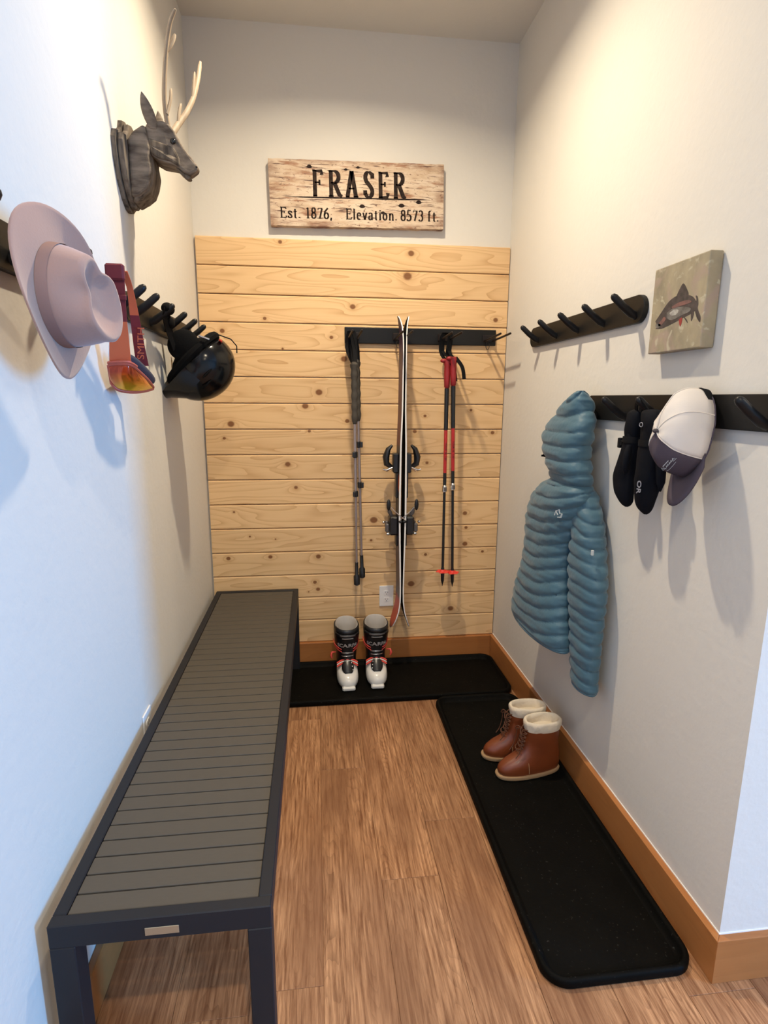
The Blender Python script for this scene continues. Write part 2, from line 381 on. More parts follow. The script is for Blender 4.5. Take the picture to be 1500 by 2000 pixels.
# ================================================================== OUTLETS
M_pl = mat('white_plastic', (0.78, 0.77, 0.74), 0.35); M_slot = mat('slot_black', (0.02, 0.02, 0.02), 0.6)
def outlet(label, P, U, Nn):
    """P centre on wall, U horizontal unit, Nn outward normal"""
    P, U, Nn = Vector(P), Vector(U), Vector(Nn); Z = Vector((0, 0, 1))
    t = thing('wall_outlet', label, 'outlet', P)
    fn = lambda u, v, d: P + U * u + Z * v + Nn * d
    w, h = 0.0395, 0.060
    o = part('cover_plate', MB().prism([(-w, -h), (w, -h), (w, h), (-w, h)], fn, 0.0, 0.006), M_pl, t, smooth=False); bevel_mod(o, 0.003, 2)
    for s in (-1, 1):
        r = part('receptacle', MB().prism([(0.0165 * math.cos(a) , s * 0.0195 + max(-0.0125, min(0.0125, 0.0165 * math.sin(a)))) for a in [2 * PI * k / 24 for k in range(24)]], fn, 0.006, 0.0075), M_pl, t, smooth=False)
        m = MB()
        for dx, hh in ((-0.006, 0.0045), (0.0062, 0.0038)):
            m.prism([(dx - 0.0011, s * 0.0195 + 0.002 - hh), (dx + 0.0011, s * 0.0195 + 0.002 - hh), (dx + 0.0011, s * 0.0195 + 0.002 + hh), (dx - 0.0011, s * 0.0195 + 0.002 + hh)], fn, 0.0075, 0.0078)
        m.prism([(0.0024 * math.cos(a), s * 0.0195 - 0.0075 + 0.0024 * math.sin(a)) for a in [2 * PI * k / 10 for k in range(10)]], fn, 0.0075, 0.0078)
        part('slots', m, M_slot, r, smooth=False)
    m = MB().prism([(0.0025 * math.cos(a), 0.0025 * math.sin(a)) for a in [2 * PI * k / 10 for k in range(10)]], fn, 0.006, 0.0075)
    part('screw', m, M_pl, t, smooth=False)
outlet('white outlet on the pine boards beside the ski bottoms', (0.9285, -0.0005, 0.383), (1, 0, 0), (0, -1, 0))
outlet('white outlet on the left wall just behind the bench edge', (XL, -1.224, 0.405), (0, -1, 0), (1, 0, 0))

# ================================================================== COAT RACKS
def rack(label, wallx, s, y_lo, y_hi, z0, z1, ypegs, rad, chamfer=False, drop=.012):
    """s = +1: outward is +x (left wall), -1: outward is -x (right wall)"""
    t = thing('coat_rack', label, 'coat rack', (wallx, (y_lo + y_hi) / 2, (z0 + z1) / 2))
    P = []
    if chamfer:
        P = [(y_lo + 0.012, z0), (y_hi - 0.012, z0), (y_hi, z0 + 0.012), (y_hi, z1 - 0.012), (y_hi - 0.012, z1), (y_lo + 0.012, z1), (y_lo, z1 - 0.012), (y_lo, z0 + 0.012)]
    else:
        P = [(p[0], p[1]) for p in rrect(y_lo, y_hi, z0, z1, rad, 0, 8)]
    o = part('back_board', MB().prism(P, lambda u, v, d: (wallx + s * d, u, v), 0.0, 0.016), M_black, t, smooth=False); bevel_mod(o, 0.002, 2)
    for yp in ypegs:
        zb = (z0 + z1) / 2 - drop
        pts = [(wallx + s * 0.010, yp, zb - 0.008), (wallx + s * 0.030, yp, zb), (wallx + s * 0.060, yp, zb + 0.022), (wallx + s * 0.088, yp, zb + 0.046), (wallx + s * 0.094, yp, zb + 0.0505), (wallx + s * 0.0965, yp, zb + 0.0525)]
        part('peg', MB().tube(pts, [0.0125, 0.0125, 0.0118, 0.0110, 0.0078, 0.003], 12), M_peg, t)
    return t
rack('black peg rack on the right wall near the fish painting, nothing hanging on it', XW, -1, -1.292, -0.372, 1.690, 1.773, [-0.47, -0.664, -0.858, -1.052, -1.246], 0.04)
rack('long black peg rack on the right wall, holding the jacket, mittens and cap', XW, -1, -1.8735, -0.985, 1.391, 1.474, [-1.045, -1.238, -1.434, -1.645, -1.822], 0.012, True, .020)
rack('black peg rack on the left wall, holding the ski helmet', XL, 1, -1.155, -0.225, 1.680, 1.765, [-0.335, -0.520, -0.705, -0.895, -1.085], 0.04)
rack('black peg rack on the left wall, holding the felt hat and the ski goggles', XL, 1, -2.12, -1.185, 1.680, 1.765, [-1.225, -1.405, -1.62, -1.79, -1.975], 0.04)

# rack on the pine boards: flat board with paired rods
bxr = [0.747, 0.980, 1.213, 1.447]
M_rod = mat('rod_black', (0.012, 0.008, 0.008), 0.5, spec=.3)
M_loop = mat('rod_loop', (0.03, 0.025, 0.022), 0.4, metal=0.5)
t = thing('ski_rack', 'black board with paired rods on the pine boards, holding skis and poles', 'ski rack', (1.0965, 0, 1.768))
o = part('back_board', MB().box((0.706, -0.016, 1.729), (1.487, 0.0, 1.8075)), M_black, t, smooth=False); bevel_mod(o, 0.003, 2)
for x in bxr:
    hb = part('rod_mount', MB().box((x - 0.032, -0.024, 1.746), (x + 0.032, -0.016, 1.782), 0.003), M_rod, t, smooth=False)
    for dx, L_ in ((-0.021, -0.268), (0.021, -0.285)):
        part('rod', MB().tube([(x + dx, -0.020, 1.752), (x + dx + 0.001, -0.1, 1.7545), (x + dx + 0.003, L_, 1.762), (x + dx + 0.003, L_ - 0.005, 1.7623)], [0.0052, 0.0052, 0.0052, 0.003], 10), M_rod, hb)
    if x in (bxr[1], bxr[3]):
        R = [(x - 0.004 + 0.009 * math.cos(a), -0.019, 1.727 + 0.018 * math.sin(a)) for a in [2 * PI * k / 16 for k in range(17)]]
        part('wire_loop', MB().tube(R, 0.0016, 6), M_loop, hb)

# ================================================================== LETTERING (pen strokes)
def arc(cx, cy, rx, ry, a0, a1, n=10):
    return [(cx + rx * math.cos(math.radians(a0 + (a1 - a0) * i / n)), cy + ry * math.sin(math.radians(a0 + (a1 - a0) * i / n))) for i in range(n + 1)]
GL = {  # glyph: (width, strokes) on a unit cap height
 'F': (.44, [[(.1, 0), (.1, 1)], [(.1, .97), (.42, .97), (.43, .82)], [(.1, .53), (.32, .53)], [(.32, .63), (.32, .43)], [(0, .015), (.2, .015)], [(0, .985), (.12, .985)]]),
 'R': (.56, [[(.1, 0), (.1, 1)], [(.1, .98)] + arc(.22, .755, .2, .225, 90, -90) + [(.1, .53)], [(.24, .53), (.44, .06), (.56, .015)], [(0, .015), (.2, .015)], [(0, .985), (.12, .985)]]),
 'A': (.56, [[(.07, 0), (.27, 1)], [(.27, 1), (.45, 0)], [(.13, .33), (.38, .33)], [(0, .015), (.16, .015)], [(.34, .015), (.56, .015)]]),
 'S': (.44, [[(.39, .74), (.385, .9)] + arc(.21, .78, .16, .2, 50, 190) + [(.1, .62), (.3, .42)] + arc(.21, .23, .17, .21, 20, -150) + [(.04, .12), (.035, .28)]]),
 'E': (.46, [[(.1, 0), (.1, 1)], [(.1, .97), (.41, .97), (.42, .82)], [(.1, .53), (.31, .53)], [(.31, .62), (.31, .44)], [(.1, .03), (.42, .03), (.45, .2)], [(0, .015), (.12, .015)], [(0, .985), (.12, .985)]]),
 's': (.3, [[(.26, .47), (.25, .58)] + arc(.15, .5, .1, .13, 60, 200, 6) + [(.22, .28)] + arc(.15, .15, .11, .14, 20, -150, 6) + [(.03, .1), (.03, .2)]]),
 't': (.26, [[(.12, .85), (.12, .12)] + arc(.19, .12, .07, .11, 180, 300, 5), [(.01, .62), (.25, .62)]]),
 '.': (.14, [[(.06, .01), (.06, .11)]]), ',': (.16, [[(.07, .11), (.075, .0), (.03, -.16)]]), ' ': (.3, []),
 '1': (.3, [[(.15, 0), (.15, 1)], [(.15, .98), (.04, .88)], [(.04, .015), (.26, .015)]]),
 '8': (.42, [arc(.21, .76, .13, .23, 90, 450, 16), arc(.21, .27, .16, .26, 90, 450, 16)]),
 '7': (.4, [[(.05, .80), (.05, .98)], [(.03, .955), (.2, .955), (.38, .955)], [(.37, .96), (.17, 0)]]),
 '6': (.42, [arc(.21, .28, .16, .27, 90, 450, 16), [(.05, .3), (.09, .65), (.34, 1)]]),
 '5': (.4, [[(.35, .97), (.09, .97), (.08, .56)] + arc(.17, .29, .18, .29, 110, -150, 12)]),
 '3': (.4, [arc(.18, .76, .15, .22, 150, -90, 10) + arc(.18, .27, .17, .27, 90, -150, 12)]),
 'l': (.2, [[(.1, 0), (.1, 1)], [(.02, .015), (.18, .015)], [(.02, .985), (.1, .985)]]),
 'e': (.36, [[(.05, .36), (.3, .36)] + arc(.175, .38, .125, .25, 0, 180, 8) + arc(.175, .3, .13, .3, 180, 310, 8)]),
 'v': (.36, [[(.05, .64), (.18, 0)], [(.18, 0), (.31, .64)], [(0, .63), (.12, .63)], [(.25, .63), (.37, .63)]]),
 'a': (.38, [arc(.17, .5, .12, .14, 160, 0, 6) + [(.29, .08), (.36, .02)], [(.29, .38)] + arc(.15, .18, .11, .18, 80, 330, 10)]),
 'i': (.2, [[(.1, 0), (.1, .63)], [(.1, .82), (.1, .93)], [(.02, .015), (.18, .015)], [(.02, .62), (.1, .62)]]),
 'o': (.38, [arc(.19, .32, .14, .31, 0, 360, 16)]),
 'n': (.44, [[(.1, 0), (.1, .63)], arc(.22, .42, .12, .21, 170, 0, 6) + [(.34, 0)], [(.02, .015), (.18, .015)], [(.26, .015), (.42, .015)], [(.02, .62), (.1, .62)]]),
 'f': (.3, [arc(.22, .82, .1, .16, 60, 180, 5) + [(.12, 0)], [(.02, .62), (.25, .62)], [(.04, .015), (.22, .015)]]),
}
def pen(mb, pts, wx, wy, fn, d0, d1):
    n = len(pts); A = []; B = []
    for i in range(n):
        p, q = pts[max(i - 1, 0)], pts[min(i + 1, n - 1)]
        tx, ty = q[0] - p[0], q[1] - p[1]; l = math.hypot(tx, ty) or 1; nx, ny = -ty / l, tx / l
        w = abs(nx) * wx + abs(ny) * wy
        A.append((pts[i][0] + nx * w / 2, pts[i][1] + ny * w / 2)); B.append((pts[i][0] - nx * w / 2, pts[i][1] - ny * w / 2))
    V = [fn(*a, d1) for a in A] + [fn(*b, d1) for b in B] + [fn(*a, d0) for a in A] + [fn(*b, d0) for b in B]
    Fc = []
    for i in range(n - 1):
        Fc += [(i, i + 1, n + i + 1, n + i), (i, 2 * n + i, 2 * n + i + 1, i + 1), (n + i, n + i + 1, 3 * n + i + 1, 3 * n + i)]
    Fc += [(0, n, 3 * n, 2 * n), (n - 1, 3 * n - 1, 4 * n - 1, 2 * n - 1)]
    mb.add(V, Fc)
def glyph(mb, ch, x, y, h, w, thick, fn, thin=None):
    gw, st = GL[ch]; sx = w / gw; wy = thin or thick * 0.38
    for s in st:
        P = [(x + px * sx, y + py * h) for px, py in s]
        if len(s) == 2 and abs(s[0][1] - s[1][1]) < .25 and ch not in '.,i' and s[0][0] == s[1][0]:
            pen(mb, P, thick * .5, wy, fn, 0.0, 0.0006); continue
        pen(mb, P, thick if len(s) > 2 or abs(s[0][0] - s[-1][0]) < abs(s[0][1] - s[-1][1]) * .5 or ch in '.,' else thick * 0.45, wy, fn, 0.0, 0.0006)
def text_mb(body, size, fn, extr=0.0005, align='CENTER', bold=0.0, flip=1):
    c = bpy.data.curves.new('tmp', 'FONT'); c.body = body; c.size = size; c.align_x = align; c.align_y = 'CENTER'; c.offset = bold; c.resolution_u = 4
    o = bpy.data.objects.new('tmp', c); COL.objects.link(o)
    dg = bpy.context.evaluated_depsgraph_get(); dg.update(); me = bpy.data.meshes.new_from_object(o.evaluated_get(dg))
    bm = bmesh.new(); bm.from_mesh(me); bmesh.ops.triangulate(bm, faces=bm.faces)
    r = bmesh.ops.extrude_face_region(bm, geom=bm.faces[:])
    top = {v for v in r['geom'] if isinstance(v, bmesh.types.BMVert)}
    bm.verts.index_update()
    V = [fn(v.co.x * flip, v.co.y, extr if v in top else 0.0) for v in bm.verts]; Fc = [[v.index for v in f.verts] for f in bm.faces]
    bm.free(); bpy.data.objects.remove(o); bpy.data.curves.remove(c); bpy.data.meshes.remove(me)
    return MB().add(V, Fc)

# ================================================================== TOWN SIGN
def sign_mat():
    m = bpy.data.materials.new('weathered_whitewash'); m.use_nodes = True; nt = m.node_tree; N = nt.nodes.new; L = nt.links.new
    b = nt.nodes['Principled BSDF']; b.inputs['Roughness'].default_value = 0.6
    tc = N('ShaderNodeTexCoord')
    def layer(scale, st, lo, hi, det=8, rg=0.65):
        mp = N('ShaderNodeMapping'); mp.inputs['Scale'].default_value = st; L(tc.outputs['Object'], mp.inputs[0])
        n = N('ShaderNodeTexNoise'); n.inputs['Scale'].default_value = scale; n.inputs['Detail'].default_value = det; n.inputs['Roughness'].default_value = rg
        L(mp.outputs[0], n.inputs['Vector']); r = N('ShaderNodeMapRange'); L(n.outputs[0], r.inputs[0]); r.inputs[1].default_value = lo; r.inputs[2].default_value = hi; return r.outputs[0]
    def mix(a, c, f):
        x = N('ShaderNodeMix'); x.data_type = 'RGBA'
        for v, i in ((a, 6), (c, 7)):
            if isinstance(v, tuple): x.inputs[i].default_value = (*v, 1)
            else: L(v, x.inputs[i])
        L(f, x.inputs[0]); return x.outputs[2]
    c = mix((0.62, 0.49, 0.36), (0.46, 0.31, 0.19), layer(7, (1, 1, 3), 0.42, 0.66))
    c = mix(c, (0.30, 0.14, 0.07), layer(9, (0.7, 1, 4.5), 0.54, 0.64))
    c = mix(c, (0.10, 0.045, 0.028), layer(26, (0.30, 1, 4.2), 0.56, 0.63))
    c = mix(c, (0.14, 0.07, 0.045), layer(60, (.8, 1, 1.4), 0.60, 0.66))
    sep = N('ShaderNodeSeparateXYZ'); L(tc.outputs['Object'], sep.inputs[0])
    ax = N('ShaderNodeMath'); ax.operation = 'ABSOLUTE'; L(sep.outputs[2], ax.inputs[0])
    ay = N('ShaderNodeMath'); ay.operation = 'ABSOLUTE'; L(sep.outputs[0], ay.inputs[0])
    e = N('ShaderNodeMapRange'); L(ax.outputs[0], e.inputs[0]); e.inputs[1].default_value = 0.118; e.inputs[2].default_value = 0.147
    e2 = N('ShaderNodeMapRange'); L(ay.outputs[0], e2.inputs[0]); e2.inputs[1].default_value = 0.36; e2.inputs[2].default_value = 0.425
    mx = N('ShaderNodeMath'); mx.operation = 'MAXIMUM'; L(e.outputs[0], mx.inputs[0]); L(e2.outputs[0], mx.inputs[1])
    ml = N('ShaderNodeMath'); ml.operation = 'MULTIPLY'; L(mx.outputs[0], ml.inputs[0]); L(layer(14, (0.6, 1, 2), 0.45, 0.6), ml.inputs[1])
    c = mix(c, (0.20, 0.09, 0.05), ml.outputs[0])
    L(c, b.inputs['Base Color']); return m
SA = math.radians(-1.0); scx, scz, SW, SH = 0.7745, 2.414, 0.836, 0.289
SY = -0.018
sgn = thing('town_sign', 'weathered whitewashed wooden sign reading FRASER, hung on the back wall', 'sign', (scx, YB, scz))
ca, sa = math.cos(-SA), math.sin(-SA)
def sfn(u, v, d):   # u from left edge, v down from top edge
    a, b = u - SW / 2, SH / 2 - v
    return (scx + a * ca - b * sa, SY - d, scz + a * sa + b * ca)
M_sign = sign_mat()
nn = 40; P = [(SW * i / nn, 0.0025 * noise.noise((i * 0.6, 0, 0))) for i in range(nn + 1)] + [(SW + 0.001 * noise.noise((0, j, 3)), SH * j / 12) for j in range(1, 12)]
P += [(SW * (nn - i) / nn, SH + 0.0035 * noise.noise((i * 0.7, 5, 0))) for i in range(nn + 1)] + [(0.001 * noise.noise((4, j, 3)), SH * (12 - j) / 12) for j in range(1, 12)]
part('board', MB().prism(P, lambda u, v, d: sfn(u, v, d), -(YB - SY), 0.0), M_sign, sgn, smooth=False)
M_ink = mat('faded_black_lettering', (0.014, 0.009, 0.008), 0.7, var=(60, 0.6, (0.06, 0.038, 0.028)), spec=.08)
lf = lambda u, v, d: sfn(u, 0.156 - v, d)
mb = MB()
for ch, x, w in (('F', .204, .044), ('R', .279, .064), ('A', .360, .060), ('S', .449, .044), ('E', .517, .046), ('R', .590, .060)):
    glyph(mb, ch, x, 0, 0.113, w, 0.0185, lf, 0.0068)
part('lettering', mb, M_ink, sgn, smooth=False, label='large black serif letters FRASER')
lf2 = lambda u, v, d: sfn(u, 0.2545 - v, d)
def line_text(mb, s, x0, x1, h, thick):
    gap = 0.3; tot = sum(GL[c][0] for c in s) + gap * 0.35 * (len(s) - 1); k = (x1 - x0) / tot; x = x0
    for c in s:
        glyph(mb, c, x, 0, h, GL[c][0] * k, thick, lf2, thick * 0.45); x += (GL[c][0] + gap * 0.35) * k
for s_, a, b in (('Est.', .046, .141), ('1876,', .168, .292), ('Elevation.', .358, .606), ('8573', .624, .735), ('ft.', .757, .812)):
    mb = MB(); line_text(mb, s_, a, b, 0.047, 0.0076)
    part('small_lettering', mb, M_ink, sgn, smooth=False, label='small black serif letters ' + s_)
mb = MB(); nb = 30
for i in range(nb):
    a, b = i / nb, (i + 1) / nb
    f = lambda t: 0.0042 * min(1, 6 * t, 6 * (1 - t)) * (0.65 + 0.5 * noise.noise((t * 14, 2, 2))) + 0.0005
    ya, yb_ = 0.1625 - 0.0035 * a, 0.1625 - 0.0035 * b
    X = lambda t: 0.07 + 0.70 * t
    mb.add([sfn(X(a), ya - f(a) / 1, 0.0004), sfn(X(b), yb_ - f(b), 0.0004), sfn(X(b), yb_ + f(b), 0.0004), sfn(X(a), ya + f(a), 0.0004)], [(0, 1, 2, 3)])
part('crack_line', mb, M_ink, sgn, smooth=False)
for u, v, r in ((.437, .195, .011), (.537, .222, .009), (.628, .187, .012), (.713, .17, .011), (.362, .037, .007), (.42, .026, .007), (.19, .029, .01)):
    mb = MB()
    mb.prism([(u + r * 1.2 * math.cos(a) * (1 + .15 * math.sin(3 * a)), v + r * .75 * math.sin(a)) for a in [2 * PI * k / 14 for k in range(14)]], sfn, 0, 0.0004)
    for sgn_ in (-1, 1): mb.prism([(u + sgn_ * r, v - 0.0015), (u + sgn_ * (r + .022), v - .0002 + .002 * sgn_), (u + sgn_ * r, v + 0.0015)], sfn, 0, 0.0003)
    part('knot_mark', mb, M_ink, sgn, smooth=False)

# ================================================================== DEER HEAD
M_deer = mat('grey_barnwood', (0.215, 0.172, 0.130), 0.8, bump=(60, 0.5, 0.0015), var=(20, 1.0, (0.060, 0.046, 0.035), (3.5, 3.5, .6)), spec=.25)
M_deer2 = mat('grey_barnwood_light', (0.29, 0.235, 0.18), 0.8, bump=(60, 0.5, 0.0015), var=(18, 1.0, (0.095, 0.072, 0.055), (.8, 3.5, 3.5)), spec=.25)
M_antler = mat('bleached_wood', (0.42, 0.33, 0.23), 0.6, var=(20, 0.7, (0.24, 0.17, 0.11), (3, 3, .6)), bump=(50, 0.2, 0.001))
M_eye = mat('eye_black', (0.005, 0.005, 0.005), 0.15)
DY = -1.03
deer = thing('deer_head', 'grey carved wooden deer head mounted high on the left wall', 'deer head', (0, DY, 2.15))
shield = [(u * .73, 2.13 + (v - 2.13) * .85) for u, v in [(-.152, 2.178), (-.135, 2.205), (-.095, 2.213), (-.060, 2.235), (-.045, 2.262), (0, 2.272), (.045, 2.262), (.060, 2.235), (.095, 2.213), (.135, 2.205), (.152, 2.178),
          (.145, 2.12), (.118, 2.055), (.072, 2.005), (.03, 1.982), (0, 1.978), (-.03, 1.982), (-.072, 2.005), (-.118, 2.055), (-.145, 2.12)]]
yz = lambda u, v, d: (XL + d, DY + u, v)
o = part('backplate', MB().prism(shield, yz, 0.006, 0.018), M_deer, deer, smooth=False)
sh2 = [(u * .9, 2.13 + (v - 2.13) * .93) for u, v in shield]
o = part('backplate', MB().prism(sh2, yz, 0.0185, 0.036), M_deer, deer, smooth=False); bevel_mod(o, 0.004, 2)
xz = lambda u, v, d: (u, DY + d, v)
neck = [(.0265, 2.193), (.047, 2.213), (.08, 2.235), (.088, 2.2), (.094, 2.165), (.0905, 2.144), (.095, 2.11), (.088, 2.079), (.076, 2.051), (.052, 2.032), (.0265, 2.015)]
o = part('neck', MB().prism(neck, xz, -0.047, 0.047), M_deer, deer, smooth=False); bevel_mod(o, 0.014, 4)
o = part('neck', MB().prism([(u * .96, 2.12 + (v - 2.12) * .95) for u, v in neck if u > .03] + [(.0265, 2.03), (.0265, 2.185)], xz, -0.06, 0.06), M_deer2, deer, smooth=False); bevel_mod(o, 0.01, 3)
head = [(.078, 2.232), (.099, 2.241), (.125, 2.245), (.143, 2.24), (.158, 2.223), (.169, 2.2), (.184, 2.177), (.202, 2.157), (.218, 2.137), (.216, 2.125), (.192, 2.110), (.176, 2.115), (.161, 2.127), (.142, 2.132), (.111, 2.138), (.088, 2.15), (.078, 2.18)]
def wedge(poly, w0, w1, xa, xb, zc):    # half width falls from w0 to w1 between xa and xb
    mbb = MB(); n = len(poly); hw = lambda x: w0 + (w1 - w0) * min(max((x - xa) / (xb - xa), 0), 1)
    V = [(u, DY - hw(u), v) for u, v in poly] + [(u, DY + hw(u), v) for u, v in poly]
    return mbb.add(V, [tuple(range(n)), tuple(range(n, 2 * n))] + [(i, (i + 1) % n, n + (i + 1) % n, n + i) for i in range(n)])
o = part('skull', wedge(head, .046, .016, .12, .21, 0), M_deer2, deer, smooth=False); bevel_mod(o, 0.007, 3, 25)
cheek = [(.082, 2.196), (.155, 2.178), (.168, 2.150), (.171, 2.124), (.142, 2.137), (.111, 2.143), (.092, 2.152), (.083, 2.17)]
o = part('cheek', wedge(cheek, .0535, .030, .12, .175, 0), M_deer, deer, smooth=False); bevel_mod(o, 0.007, 3, 25)
o = part('lower_jaw', wedge([(.15, 2.132), (.186, 2.112), (.195, 2.106), (.190, 2.1005), (.182, 2.101), (.165, 2.115)], .02, .014, .15, .19, 0), M_deer, deer, smooth=False); bevel_mod(o, 0.003, 2)
for s in (-1, 1):
    part('eye', MB().sphere((.153, DY + s * .0375, 2.193), (.0085, .005, .0085), nu=12, nv=8), M_eye, deer)
    part('nostril', MB().sphere((.2125, DY + s * .0155, 2.134), (.0035, .003, .003), nu=8, nv=6), M_eye, deer)
def ear(c, tip, w, side):
    c, tip = Vector(c), Vector(tip); ax = tip - c; n = 9; rings = []
    wd = Vector((1, .25 * side, 0)).normalized(); up = ax.cross(wd).normalized()
    for i in range(n + 1):
        t = i / n; r = w * math.sin(PI * (0.18 + 0.82 * t)) ** 0.8 + 0.001
        p = c + ax * t
        rings.append([p + wd * (r * math.cos(a)) + up * (0.006 * math.sin(a) * (1 - .5 * t)) for a in [2 * PI * k / 12 for k in range(12)]])
    return MB().loft(rings)
part('ear', ear((.100, DY - .042, 2.222), (.082, DY - .075, 2.302), .0165, 1), M_deer2, deer)
part('ear', ear((.100, DY + .042, 2.225), (.090, DY + .075, 2.318), .0165, -1), M_deer2, deer)
def antler(main, t1, t2, r0):
    P = smooth_path(main, 16); a = part('antler', MB().tube(P, [r0 * 1.12 * (1 - .38 * i / 16) if i < 16 else r0 * .45 for i in range(17)], 10, .8), M_antler, deer)
    for tt in (t1, t2):
        Q = smooth_path(tt, 6); part('tine', MB().tube(Q, [r0 * .75, r0 * .72, r0 * .7, r0 * .66, r0 * .64, r0 * .6, r0 * .4], 8, .8), M_antler, a)
antler([(.139, -1.055, 2.232), (.1375, -1.07, 2.272), (.139, -1.08, 2.31), (.146, -1.09, 2.361), (.156, -1.10, 2.411), (.167, -1.11, 2.452), (.179, -1.12, 2.481), (.194, -1.13, 2.5)],
       [(.141, -1.072, 2.262), (.152, -1.065, 2.303), (.154, -1.06, 2.335)], [(.157, -1.1, 2.412), (.171, -1.095, 2.433), (.181, -1.09, 2.46)], .0085)
antler([(.138, -1.005, 2.238), (.156, -.976, 2.281), (.176, -.952, 2.323), (.194, -.928, 2.375), (.206, -.904, 2.436), (.213, -.88, 2.500)],
       [(.154, -.98, 2.278), (.157, -.975, 2.312), (.163, -.97, 2.336)], [(.192, -.93, 2.370), (.196, -.925, 2.413), (.200, -.92, 2.450)], .0095)

deer.location = (-.006, DY + .03, 2.161)
# ================================================================== FELT HAT
M_felt = mat('dusty_rose_felt', (0.44, 0.255, 0.190), 0.95, bump=(220, 0.35, 0.0008), sheen=0.4, spec=0.1, var=(7, 0.5, (0.38, 0.235, 0.18)))
M_band = mat('felt_band', (0.33, 0.205, 0.17), 0.9, bump=(220, 0.3, 0.0006), spec=0.1)
HSC = 0.90
hc = Vector((0.091, -1.802, 1.638)); hf = Vector((0.0, -0.66, 0.75)).normalized(); hn = Vector((1, -0.02, -0.12)); hn = (hn - hf * hn.dot(hf)).normalized(); hs = hn.cross(hf)
def HF(f, s, u): return hc + (hf * f + hs * s + hn * u) * HSC
hat = thing('felt_hat', 'dusty pink wide-brimmed felt hat hanging on the left wall', 'hat', hc)
na = 64; rings = []
def brim_pt(a, t, off):
    ca_, sa_ = math.cos(a), math.sin(a)
    f = ca_ * (0.103 + t * 0.072); s = sa_ * (0.088 + t * 0.060)
    u = 0.022 * (abs(sa_) ** 2) * t ** 2 - 0.014 * (ca_ ** 2) * t ** 2
    return HF(f, s, u + off)
for off, ts in ((0.0, [0, .15, .35, .55, .75, .9, .985, 1.0]), (-.0045, [.995, .9, .75, .5, .25, 0])):
    for t in ts: rings.append([brim_pt(2 * PI * k / na, t, off if t < .99 or off else -.001) for k in range(na)])
part('brim', MB().loft(rings, cap0=False, cap1=False), M_felt, hat, angle=60)
def crown_pt(a, h, shrink):
    # h 0..1 along the side; returns outer crown point
    ca_, sa_ = math.cos(a), math.sin(a)
    f = ca_ * (0.104 - 0.016 * h ** 1.8); s = sa_ * (0.089 - 0.020 * h ** 1.5)
    u = 0.079 * h
    if ca_ > 0:     # front pinches
        pin = math.exp(-((abs(a if a < PI else a - 2 * PI) - 0.95) / 0.38) ** 2) * max(0, (h - .28) / .72) ** 1.3
        f -= 0.018 * pin * ca_; s *= 1 - 0.36 * pin
    return f, s, u
rings = []
for i in range(11):
    h = i / 10 * .94
    rings.append([HF(*crown_pt(2 * PI * k / na, h, 0)) for k in range(na)])
for sc_, du in ((.985, .006), (.95, .0105), (.88, .012), (.76, .006), (.62, -.004), (.48, -.012), (.3, -.017), (.12, -.019)):
    ring = []
    for k in range(na):
        f, s, u = crown_pt(2 * PI * k / na, .94, 0)
        ca_ = math.cos(2 * PI * k / na)
        ring.append(HF(f * sc_ + (1 - sc_) * 0.012, s * sc_, 0.0743 + du * .7 + 0.010 * (1 - ca_) * (0.5 if sc_ > .8 else .2) - 0.004 * ca_))
    rings.append(ring)
part('crown', MB().loft(rings, cap0=False), M_felt, hat, angle=80)
rings = [[HF(*(q[0] * 1.018, q[1] * 1.022, q[2])) for q in [crown_pt(2 * PI * k / na, h, 0) for k in range(na)]] for h in (.01, .05, .26, .28)]
part('hat_band', MB().loft(rings, cap0=False, cap1=False), M_band, hat, angle=80)

# ================================================================== SKI GOGGLES
M_or = mat('orange_strap', (0.62, 0.13, 0.045), 0.75, bump=(400, 0.3, 0.0004)); M_mar = mat('maroon_strap', (0.17, 0.016, 0.02), 0.75, bump=(400, 0.3, 0.0004))
M_rust = mat('rust_frame', (0.50, 0.10, 0.06), 0.45); M_foam = mat('grey_foam', (0.05, 0.045, 0.055), 0.95)
def lens_mat():
    m = mat('mirrored_lens', (0.8, 0.25, 0.02), 0.12, metal=0.55, coat=0.6); nt = m.node_tree; N = nt.nodes.new; L = nt.links.new
    tc = N('ShaderNodeTexCoord'); sp = N('ShaderNodeSeparateXYZ'); L(tc.outputs['Object'], sp.inputs[0])
    n = N('ShaderNodeTexNoise'); n.inputs['Scale'].default_value = 25; L(tc.outputs['Object'], n.inputs['Vector'])
    a = N('ShaderNodeMath'); a.operation = 'MULTIPLY_ADD'; L(n.outputs[0], a.inputs[0]); a.inputs[1].default_value = 0.02; L(sp.outputs[2], a.inputs[2])
    r = N('ShaderNodeMapRange'); L(a.outputs[0], r.inputs[0]); r.inputs[1].default_value = -0.158; r.inputs[2].default_value = -0.088
    c = N('ShaderNodeValToRGB'); e = c.color_ramp.elements; e[0].color = (0.55, 0.62, 0.02, 1); e[1].color = (0.45, 0.05, 0.01, 1)
    k = c.color_ramp.elements.new(.35); k.color = (0.9, 0.55, 0.01, 1); k = c.color_ramp.elements.new(.65); k.color = (0.85, 0.22, 0.01, 1)
    L(r.outputs[0], c.inputs[0]); L(c.outputs[0], nt.nodes['Principled BSDF'].inputs['Base Color']); return m
M_lens = lens_mat()
gog = thing('ski_goggles', 'orange and maroon ski goggles hanging by the strap between the hat and the helmet', 'goggles', (.075, -1.40, 1.62))
